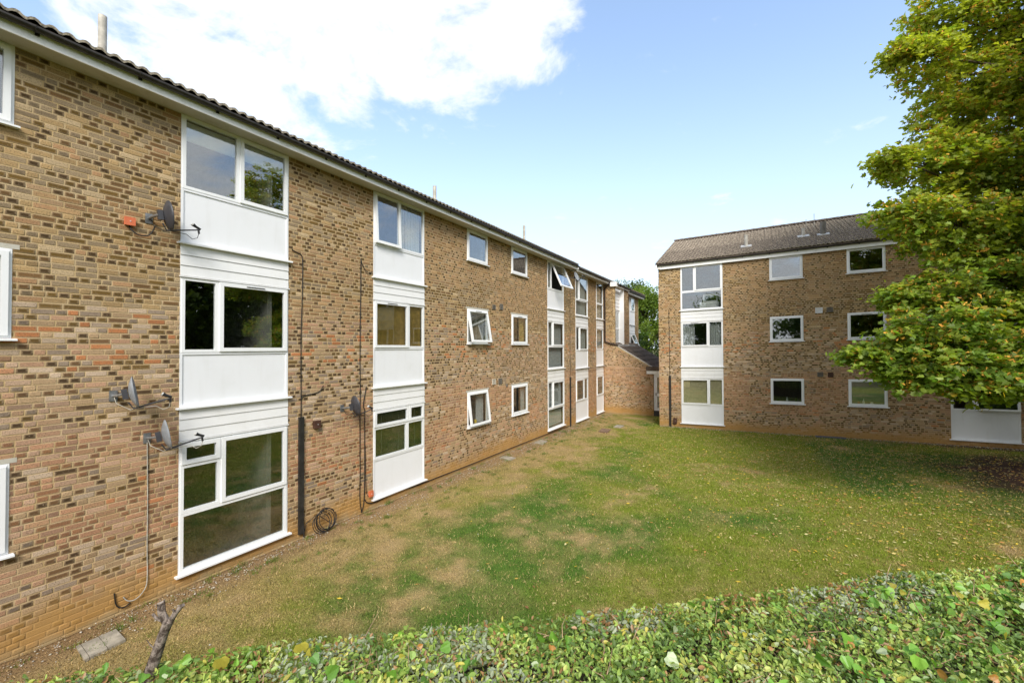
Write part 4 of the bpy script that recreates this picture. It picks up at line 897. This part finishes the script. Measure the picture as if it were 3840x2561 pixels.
# slabs and covers
def slab(pts, z, mt, label, cat='slab', name='concrete_slab', pieces=1):
    p = [Vector((a, b, gh(a, b))) for a, b in pts]; t = thing(name, sum(p, Vector()) / 4, label, cat)
    def quad(s0, s1):
        A_, B_ = p[0].lerp(p[1], s0), p[3].lerp(p[2], s0); C2, D2 = p[3].lerp(p[2], s1), p[0].lerp(p[1], s1)
        s = MB(); j = R.uniform(0, .006); s.hexa([v - Vector((0, 0, .05)) for v in (A_, B_, C2, D2)] + [v + Vector((0, 0, z + j)) for v in (A_, B_, C2, D2)]); return s
    cuts = np.linspace(0, 1, pieces + 1) if pieces != 3 else [0, .12, .55, 1]
    for a, b in zip(cuts, cuts[1:]): quad(a + .008, b - .008).build('slab_piece', M[mt], t)
slab([(.47, 1.97), (.47, 2.36), (.84, 2.34), (.88, 1.94)], .022, 'concrete', 'cracked concrete slab set in soil near the dead stump, nearest of all', pieces=3)
slab([(.21, 12.41), (.66, 12.36), (.68, 12.70), (.22, 12.74)], .02, 'concrete', 'flat concrete slab below the small windows of the left block')
slab([(.16, 15.05), (.57, 14.93), (.49, 15.57), (.14, 15.67)], .02, 'concrete', 'flat concrete slab before the third bay of the left block')
slab([(1.62, 18.42), (2.03, 18.37), (1.95, 19.14), (1.53, 19.17)], .03, 'rust', 'rusty square drain cover in the grass before the fourth bay', 'drain cover', 'drain_cover')
slab([(1.87, 19.8), (2.21, 19.8), (2.21, 20.4), (1.85, 20.4)], .025, 'concrete', 'small pale cover in the grass beyond the rusty one', 'drain cover', 'drain_cover')
slab([(9.7, 21.02), (10.7, 21.02), (10.7, 21.26), (9.7, 21.26)], .03, 'roomfloor', 'grey grate lying at the foot of the far block wall', 'drain cover', 'drain_cover')
s = MB(); s.box(lambda u, w_, z: Vector((u, w_, z)), 0, 3.6, 24.26, 40, -.05, .004)
tag(s.build('pavement', M['asphalt'], None), 'dark paving under the entrance canopy', None, None, 'structure')

# ---------------------------------------------------------------- foliage
def leafmesh(name, P, Nn, size, col, shape, mat, parent=None, fold=.25, asp=1.0, seed=1, kind=None):
    """shape: list of (x,y) right half outline from base to tip; two polygons folded on the midrib"""
    g = np.random.default_rng(seed); n = len(P); k = len(shape)
    Nn = Nn / np.linalg.norm(Nn, axis=1, keepdims=True); a = g.normal(size=(n, 3)); a[:, 2] -= .35; a -= (a * Nn).sum(1, keepdims=True) * Nn; a /= np.linalg.norm(a, axis=1, keepdims=True); b = np.cross(Nn, a)
    sh = np.array(shape); S = size[:, None, None] if np.ndim(size) else size
    fr = (fold * g.uniform(.3, 1.5, (n, 1, 1)))
    def half(sgn):
        x = sh[:, 0][None, :, None]; y = sh[:, 1][None, :, None] - .5
        return P[:, None] + S * (a[:, None] * y + b[:, None] * (sgn * x * asp) + Nn[:, None] * (x * fr - .35 * y * y))
    V = np.stack([half(1), half(-1)], 1).reshape(-1, 3); idx = np.arange(n * 2 * k).reshape(n * 2, k)
    idx[1::2] = idx[1::2, ::-1]
    return npmesh(name, V, idx, mat, parent, np.repeat(col, 2 * k, 0), kind)
MAPLE = [(0, 0), (.22, -.02), (.50, .18), (.30, .36), (.46, .62), (.20, .62), (0, 1)]
OVAL = [(0, 0), (.20, .18), (.27, .45), (.19, .75), (0, 1)]
LOBED = [(0, .02), (.30, -.06), (.52, .20), (.44, .50), (.34, .58), (.24, .84), (0, 1)]
DIAM = [(0, 0), (.34, .4), (0, 1)]
KEY = [(0, 0), (.14, .2), (.22, .7), (0, 1)]
def grow(mb, p0, p1, r0, r1, n=5, wob=.06, rr=R):
    p0, p1 = Vector(p0), Vector(p1); L = (p1 - p0).length; pts = []
    for i in range(n + 1):
        t = i / n; q = p0.lerp(p1, t); q += Vector((rr.uniform(-1, 1), rr.uniform(-1, 1), rr.uniform(-1, 1))) * wob * L * math.sin(math.pi * t) + Vector((0, 0, .10 * L * math.sin(math.pi * t)))
        pts.append(q)
    mb.tube(pts, 0, 6, radii=[r0 + (r1 - r0) * i / n for i in range(n + 1)]); return pts
LOB = [(14.3, 12.3, 8.8, 1.3), (14.5, 12.6, 10.9, 1.35), (14.2, 11.9, 7.0, 1.2), (15.2, 13.4, 12.6, 1.4), (15.4, 13.0, 9.5, 1.6), (14.6, 13.4, 7.2, 1.3), (12.11, 15.01, 12.13, 1.15), (13.22, 15.66, 11.99, 1.36), (11.46, 14.08, 10.64, .71), (10.87, 13.62, 10.84, .29), (12.62, 15.34, 10.29, 1.36), (13.62, 15.92, 10.15, 1.36), (12.08, 15.04, 9.34, .81), (11.26, 14.01, 8.12, .97), (10.46, 12.97, 7.97, .37), (12.39, 14.66, 8.11, 1.3), (13.08, 14.49, 7.71, 1.11), (10.83, 13.2, 6.8, .68), (11.68, 13.7, 6.49, 1.11), (12.69, 14.29, 6.3, 1.23), (12.19, 13.44, 5.11, 1.17), (11.23, 13.47, 4.82, .74), (10.65, 13.13, 4.88, .37), (12.84, 13.82, 4.76, 1.06), (11.23, 12.32, 4.1, 1.0), (10.36, 11.83, 3.71, .56), (9.73, 11.69, 3.52, .31), (10.5, 11.92, 3.16, .5), (11.26, 11.78, 3.29, .68), (12.08, 12.25, 3.44, .94), (11.8, 12.1, 2.92, .37), (12.35, 12.42, 3.0, .42), (12.95, 15.47, 13.89, 1.49), (14.42, 16.31, 14.22, 1.7), (14.12, 16.68, 16.0, 1.77), (15.66, 17.57, 16.0, 2.13), (14.67, 15.92, 11.8, 1.62), (16.47, 17.52, 13.2, 2.04), (14.64, 15.94, 9.53, 1.62), (16.05, 16.76, 9.52, 1.94), (14.3, 15.21, 7.09, 1.54), (15.63, 15.99, 6.78, 1.85), (13.81, 14.38, 5.17, 1.29), (15.61, 14.5, 4.62, 1.73), (13.2, 13.13, 3.43, 1.07), (14.35, 13.4, 3.45, 1.1), (17.15, 17.42, 8.22, 1.94), (17.64, 18.21, 12.51, 2.04), (17.12, 17.46, 5.3, 1.81), (17.0, 19.0, 9.3, 2.2), (17.6, 19.5, 13.3, 2.4), (16.2, 18.6, 6.1, 1.9), (15.3, 18.6, 12.03, 2.0), (16.8, 18.8, 16.4, 2.2), (13.6, 17.6, 9.0, 1.4), (13.4, 17.4, 6.6, 1.3)]
TREE = thing('maple_tree', (15.3, 16.4, 0), 'tall leafy maple with green leaves turning orange-yellow overhanging the right side of the lawn', 'tree')
tb = MB(); trunk = [Vector(q) for q in ((15.3, 16.4, -.1), (15.3, 16.4, 1.2), (15.2, 16.3, 3), (15.3, 16.5, 5.5), (15.2, 16.6, 8.5), (15.4, 16.7, 11.5), (15.5, 16.9, 14.5))]
tb.tube(trunk, 0, 12, radii=[.36, .28, .25, .21, .16, .11, .05]); TK = tb.build('trunk', M['bark'], TREE)
lb = MB(); LP = []; LN = []; LC = []; KP = []; g = np.random.default_rng(31)
for (x, y, z, r_) in LOB:
    c = Vector((x, y, z)); tz = max(1.9, z - 1.6 - .25 * math.hypot(x - 15.3, y - 16.4)); k = min(range(len(trunk) - 1), key=lambda i: abs(trunk[i].z - tz)); st = trunk[k].lerp(trunk[k + 1], np.clip((tz - trunk[k].z) / (trunk[k + 1].z - trunk[k].z), 0, 1))
    pts = grow(lb, st, c, .055, .016, 7, .05)
    nt_ = int(24 + (58 if z < 8 else 46) * r_ ** 2.1)
    d = g.normal(size=(nt_, 3)); d /= np.linalg.norm(d, axis=1, keepdims=True); rad = g.random(nt_) ** .45
    tw = np.array(c) + d * rad[:, None] * np.array([1, 1, .70]) * r_ * .97
    for j in range(0, nt_, 5): grow(lb, c.lerp(pts[-2], R.random() * .6), Vector(tw[j]), .011, .004, 3, .08)
    k_ = 26; off = g.normal(size=(nt_, k_, 3)) * np.array([.125, .125, .050]); drp = np.linspace(0, 1, k_)[None, :, None]
    outw = (tw - np.array(c)); outw /= np.linalg.norm(outw, axis=1, keepdims=True) + 1e-6
    P = tw[:, None] + off + outw[:, None] * drp * .16 - np.array([0, 0, .09]) * (drp ** 2); P = P.reshape(-1, 3)
    N_n = g.normal(size=P.shape) * .55 + np.array([0, 0, 1.0]) + np.repeat(outw, k_, 0) * .45
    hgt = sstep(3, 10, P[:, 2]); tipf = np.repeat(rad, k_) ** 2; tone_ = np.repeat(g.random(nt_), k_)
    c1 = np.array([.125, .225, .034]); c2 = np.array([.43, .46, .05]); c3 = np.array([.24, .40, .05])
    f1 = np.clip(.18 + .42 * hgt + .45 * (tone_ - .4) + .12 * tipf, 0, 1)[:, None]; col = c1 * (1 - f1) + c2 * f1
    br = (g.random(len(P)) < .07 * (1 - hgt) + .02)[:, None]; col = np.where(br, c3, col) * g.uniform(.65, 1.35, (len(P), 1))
    ye = g.random(len(P)) < .012 + .02 * (tone_ > .8); col[ye] = np.array([.42, .30, .03])
    LP.append(P); LN.append(N_n); LC.append(col)
    kt = tw[(g.random(nt_) < .8) & (rad > .45)]; kt = kt + (kt - np.array(c)) * .10 - np.array([0, 0, .02]); KP.append((kt[:, None] + g.normal(size=(len(kt), 12, 3)) * np.array([.06, .06, .05])).reshape(-1, 3))
LB_ = lb.build('branches', M['bark'], TREE)
LP = np.concatenate(LP); LN = np.concatenate(LN); LC = np.concatenate(LC); KP = np.concatenate(KP)
LS = g.uniform(.075, .135, len(LP))
q = LP - CAM; t = q @ FWn; vis = infrust(LP, -60); order = np.argsort(np.where(vis, np.linalg.norm(q, axis=1), 1e9) / (LS / .1))[:1200:4]
sg = np.zeros(len(LP), bool); sg[order] = True
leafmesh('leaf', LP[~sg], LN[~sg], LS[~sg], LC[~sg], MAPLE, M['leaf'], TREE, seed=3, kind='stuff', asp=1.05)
def single_proto(shape, fold=.25, asp=1.0, name='leaf'):
    vs = [Vector((0, 0, 0))] * 0; vs = [Vector((s * x * asp, y - .5, x * fold - .35 * (y - .5) ** 2)) for s in (1, -1) for x, y in shape]; k = len(shape)
    me = bpy.data.meshes.new(name); me.from_pydata(vs, [], [tuple(range(k)), tuple(range(2 * k - 1, k - 1, -1))]); me.materials.append(M['leaf1']); return me
ML = single_proto(MAPLE, .25, 1.05)
def single(me, P, Nn, size, col, parent, rr):
    Nn = Vector(Nn).normalized(); o = link(bpy.data.objects.new('leaf', me), P, parent); q = Nn.to_track_quat('Z', 'Y'); o.rotation_mode = 'QUATERNION'
    from mathutils import Quaternion
    o.rotation_quaternion = q @ Quaternion((0, 0, 1), rr.uniform(0, 6.28)); o.scale = (size,) * 3; o.color = (*col, 1); return o
for i in np.where(sg)[0]: single(ML, LP[i], LN[i], float(LS[i]), LC[i], TREE, R)
kc = np.array([.72, .36, .07]) * g.uniform(.6, 1.25, (len(KP), 1)) + np.array([0, .06, 0]) * g.random((len(KP), 1))
leafmesh('seed_keys', KP, g.normal(size=KP.shape), g.uniform(.065, .10, len(KP)), kc, KEY, M['litter'], TREE, seed=5, kind='stuff')

def simple_tree(x, y, h, r_, label, c_lo, c_hi, seed, n=9000, ls=.3, group=None, zb=.25, name='tree'):
    g = np.random.default_rng(seed); rr = random.Random(seed); T = thing(name, (x, y, 0), label, 'tree', group)
    s = MB(); s.tube([(x, y, -.2), (x + .1, y, h * .3), (x, y + .1, h * .65), (x, y, h * .92)], 0, 8, radii=[.035 * h * .9, .025 * h, .014 * h, .004 * h])
    s.build('trunk', M['bark'], T); s = MB(); cl = []
    for k in range(26):
        zz = h * (zb + (1 - zb) * rr.random() ** .8); f_ = math.sin(math.pi * min(1, max(.08, (zz / h - zb * .5) / (1.08 - zb * .5)))) ** .6; a = rr.uniform(0, 6.28); d = r_ * f_ * rr.uniform(.35, .85)
        c = Vector((x + math.cos(a) * d, y + math.sin(a) * d, zz)); grow(s, (x, y, max(.2 * h, zz - .25 * h)), c, .012 * h, .004 * h, 4); cl.append((c, r_ * rr.uniform(.26, .46)))
    s.build('branches', M['bark'], T); P = []; C = []; Nn = []
    for c, q in cl:
        m_ = n // 26; nb = m_ // 12; d = g.normal(size=(nb, 3)); d /= np.linalg.norm(d, axis=1, keepdims=True); tw = np.array(c) + d * (g.random(nb) ** .4)[:, None] * q * np.array([1, 1, .8])
        p = (tw[:, None] + g.normal(size=(nb, 12, 3)) * ls * .8).reshape(-1, 3); P.append(p); t = np.repeat(g.random(nb), 12)[:, None]; C.append((np.array(c_lo) * (1 - t) + np.array(c_hi) * t) * g.uniform(.65, 1.3, (len(p), 1))); Nn.append(g.normal(size=p.shape) * .7 + np.array([0, 0, .8]) + np.repeat(d, 12, 0) * .5)
    P, C, Nn = map(np.concatenate, (P, C, Nn)); leafmesh('crown', P, Nn, g.uniform(.7, 1.3, len(P)) * ls, C, DIAM, M['leaf'], T, seed=seed, kind='stuff')
GLO, GHI = (.04, .085, .018), (.15, .21, .035)
simple_tree(-1.9, 43, 8.6, 3.4, 'bright green tree seen through the gap between the blocks', (.09, .17, .025), (.28, .36, .05), 51, 16000, .20, 'trees beyond the gap between the blocks')
simple_tree(-5.0, 47, 10.2, 3.8, 'taller green tree half behind the end of the left block roof', GLO, GHI, 52, 12000, .22, 'trees beyond the gap between the blocks')
simple_tree(1.4, 46, 9.3, 3.6, 'dark green tree beside the corner of the far block', GLO, (.09, .16, .03), 53, 12000, .22, 'trees beyond the gap between the blocks', .1)
simple_tree(-2.4, 38.5, 4.6, 2.6, 'low dark bushy tree at the bottom of the gap', (.018, .04, .010), (.045, .09, .018), 54, 9000, .16, 'trees beyond the gap between the blocks', .0)
simple_tree(0.6, 39.5, 4.4, 2.4, 'low shaded bush behind the entrance link', (.018, .04, .010), (.045, .09, .018), 55, 8000, .16, 'trees beyond the gap between the blocks', .0)
for i, (x, y, h, r_, tx) in enumerate(((24, -4, 10, 4.5, 'to the right of the hedge'), (14, -22, 9, 5, 'behind the hedge, right of middle'), (3, -26, 10, 5.5, 'behind the hedge, left of middle'), (-10, -28, 9, 5, 'beyond the near end of the left block'), (27, -20, 11, 5.5, 'far behind the hedge to the right'), (30, 8, 12, 5, 'far to the right of the lawn'), (23, 12, 10, 5.0, 'beside the maple, away from the lawn'), (25, 19, 10, 5.0, 'beyond the far block end'), (24, 4, 9.5, 4.8, 'beside the hedge, right of the lawn'))):
    simple_tree(x, y, h, r_, 'broad green garden tree standing ' + tx, GLO, GHI, 60 + i, 12000, .36, 'trees out of frame, mirrored in the windows')

# ---------------------------------------------------------------- HEDGE
HB = Vector((4.23, .67, 0)); HD = Vector((.766, .642, 0)).normalized(); HN = Vector((.642, -.766, 0)).normalized()   # HN points towards the viewer
HEDGE = thing('hedge', (7, 2.5, 0), 'broad clipped hedge overgrown with bindweed, leaves green, pale and yellow, across the foreground', 'hedge')
hz_ = lambda s, q: 1.88 + .05 * (vn1.fbm(np.asarray(s) * 1.3, np.asarray(q) * 1.3, 3) - .5) * 2 + .05 * (vn2.fbm(np.asarray(s) * .5, np.asarray(q) * .5 + 3, 2) - .5)
def hp(s, q, z): s = np.asarray(s, float); q = np.asarray(q, float); return np.c_[HB.x + HD.x * s + HN.x * q, HB.y + HD.y * s + HN.y * q, z]
S0, S1, QW = -3.2, 9.5, 1.9
ss = np.linspace(S0 + .1, S1 - .1, 90); qq = np.linspace(.10, QW - .1, 16); Sg, Qg = np.meshgrid(ss, qq, indexing='ij'); s_, q_ = Sg.ravel(), Qg.ravel()
top = hp(s_, q_, hz_(s_, q_) - .15 - .05 * vn3.fbm(s_ * 6, q_ * 6, 2)); a, b = len(ss), len(qq); i = np.arange((a - 1) * (b - 1)); qi = (i // (b - 1)) * b + i % (b - 1); F = np.c_[qi, qi + 1, qi + b + 1, qi + b]
V = [top]; Fs = [F]; nn = len(top)
for edge in (np.arange(a) * b, np.arange(a) * b + b - 1, np.arange(b), np.arange(b) + (a - 1) * b):
    low = top[edge].copy(); low[:, 2] = -.05; V.append(low); k = np.arange(len(edge) - 1); Fs.append(np.c_[edge[k], edge[k + 1], nn + k + 1, nn + k]); nn += len(edge)
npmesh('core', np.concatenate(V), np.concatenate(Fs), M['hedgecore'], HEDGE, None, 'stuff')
g = np.random.default_rng(77)
def hpoints(n):
    t = g.random(n); s = g.uniform(S0, S1, n); q = g.uniform(-.06, QW, n); dep = g.random(n) ** 1.6 * .17; z = hz_(s, q) - dep
    side = t < .22; q = np.where(side, -.06 + .10 * g.random(n), q); z = np.where(side, hz_(s, 0 * s) - g.random(n) ** 1.7 * 1.2, z); z -= np.clip(.10 - q, 0, .2) * .35 * (~side)
    P = hp(s, q, z); Nn = np.where(side[:, None], np.array([-HN.x, -HN.y, .5]), np.array([HN.x * .25, HN.y * .25, 1.0])) + g.normal(size=(n, 3)) * .85
    return P, Nn, s, q, dep, side
P, Nn, s, q, dep, side = hpoints(180000)
cl = vn1.fbm(s * 2.2, q * 2.2, 3); pc = vn2.fbm(s * 1.1 + 5, q * 1.1, 3)
pal = np.array([[.15, .24, .055], [.22, .33, .070], [.32, .44, .095], [.42, .51, .13], [.50, .53, .15], [.45, .51, .30]]); fin_ = vn3.fbm(s * 5.5, q * 5.5, 3); ix = np.clip(((fin_ - .28) / .44 * 4.2 + g.normal(0, .95, len(P))), 0, 5.99).astype(int)
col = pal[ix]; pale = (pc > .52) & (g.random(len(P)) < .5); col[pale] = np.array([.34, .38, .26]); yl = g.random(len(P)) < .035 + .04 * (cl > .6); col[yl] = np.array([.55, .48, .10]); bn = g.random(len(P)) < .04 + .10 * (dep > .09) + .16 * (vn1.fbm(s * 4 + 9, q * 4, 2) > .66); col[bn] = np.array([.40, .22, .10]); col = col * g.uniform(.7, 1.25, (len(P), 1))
gap = vn3.fbm(s * 3.5, q * 3.5, 3) < .36; keep = ~(gap & (dep < .08) & (g.random(len(P)) < .85)); keep &= (q > -.1)
near = np.linalg.norm(P - CAM, axis=1) < 8
leafmesh('leaf', P[keep], Nn[keep], (g.uniform(.018, .034, len(P)) * np.where(g.random(len(P)) < .25 + .5 * (cl > .52), 1.55, 1.0))[keep], col[keep], OVAL, M['hleaf'], HEDGE, seed=9, asp=1.0, kind='stuff')
# broad bindweed and ivy leaves, the nearest picked out singly
BL = single_proto(LOBED, .18, 1.0); BO = single_proto(OVAL, .2, 1.5)
P, Nn, s, q, dep, side = hpoints(6200); vis = infrust(P, 0); clump = vn2.fbm(s * 1.6 + 1, q * 1.6 + 2, 3) + .10 * sstep(.2, 1.2, q) - .06; ok = (clump > .46) & ~side | (g.random(len(P)) < .12); P, Nn, vis = P[ok], Nn[ok], vis[ok]; P[:, 2] = P[:, 2] + .02
Nn = Nn + np.array([HN.x, HN.y, 0]) * .5
pal = np.array([[.16, .33, .045], [.22, .41, .06], [.11, .24, .04], [.30, .42, .12], [.38, .44, .27], [.46, .40, .07], [.50, .24, .06]]); ix = g.choice(7, len(P), p=[.28, .26, .2, .1, .06, .06, .04]); col = pal[ix] * g.uniform(.9, 1.35, (len(P), 1)); sz = g.uniform(.045, .085, len(P)) * g.choice([.7, 1.0], len(P))
order = np.argsort(np.where(vis, np.linalg.norm(P - CAM, axis=1) / sz, 1e9) + g.random(len(P)) * 10)[:299]; sg = np.zeros(len(P), bool); sg[order] = True
leafmesh('broad_leaf', P[~sg], Nn[~sg], sz[~sg], col[~sg], LOBED, M['hleaf'], HEDGE, seed=12, fold=.18, kind='stuff')
for i in np.where(sg)[0]:
    o = single(BL if i % 3 else BO, P[i], Nn[i], float(sz[i]), col[i], HEDGE, R); o.name = 'broad_leaf'
# twigs
tw = MB(); r5 = random.Random(15)
for k in range(2600):
    s_, q_ = r5.uniform(S0, S1), r5.uniform(.0, QW); p = Vector(hp([s_], [q_], hz_([s_], [q_]) - r5.uniform(.03, .14))[0]); d = Vector((r5.gauss(0, 1), r5.gauss(0, 1), r5.uniform(-.1, .75))).normalized(); L = r5.uniform(.06, .22)
    if (p - Vector(CAM)).length > 6 and k % 2: continue
    tw.tube([p, p + d * L * .5 + Vector((r5.gauss(0, .008), r5.gauss(0, .008), 0)), p + d * L], 0, 4, False, radii=[.0035, .0026, .0014])
tw.build('twigs', M['twig'], HEDGE, None, 'stuff')
# dead stump standing in the hedge
ST = thing('dead_stump', (4.72, 1.15, 0), 'dead grey lopped stump with forked top rising from the hedge at lower left', 'stump')
s = MB(); s.tube([(4.62, 1.13, .0), (4.68, 1.15, .9), (4.75, 1.14, 1.75), (4.80, 1.17, 1.92), (4.84, 1.19, 2.05), (4.865, 1.205, 2.12)], 0, 10, radii=[.07, .05, .036, .030, .026, .027]); s.build('trunk', M['stump'], ST)
for pts, rd in (([(4.86, 1.20, 2.10), (4.835, 1.18, 2.17), (4.83, 1.18, 2.225)], [.022, .020, .021]), ([(4.86, 1.20, 2.10), (4.85, 1.19, 2.18), (4.848, 1.188, 2.245)], [.008, .006, .004]), ([(4.865, 1.205, 2.10), (4.895, 1.22, 2.155), (4.93, 1.24, 2.205), (4.945, 1.245, 2.215)], [.018, .015, .012, .009]), ([(4.85, 1.19, 2.12), (4.82, 1.16, 2.145), (4.80, 1.15, 2.17)], [.011, .009, .007]), ([(4.895, 1.22, 2.155), (4.905, 1.215, 2.18), (4.90, 1.21, 2.195)], [.008, .006, .005]), ([(4.80, 1.17, 1.95), (4.77, 1.15, 1.98), (4.755, 1.14, 2.01)], [.004, .003, .002])):
    s = MB(); s.tube(pts, 0, 8, radii=rd); s.build('branch_stub', M['stump'], ST)
s = MB(); s.tube([(4.8297, 1.18, 2.2255), (4.829, 1.18, 2.229)], .0195, 8); s.build('cut_face', M['cutwood'], ST)
print('objects', len(bpy.data.objects))
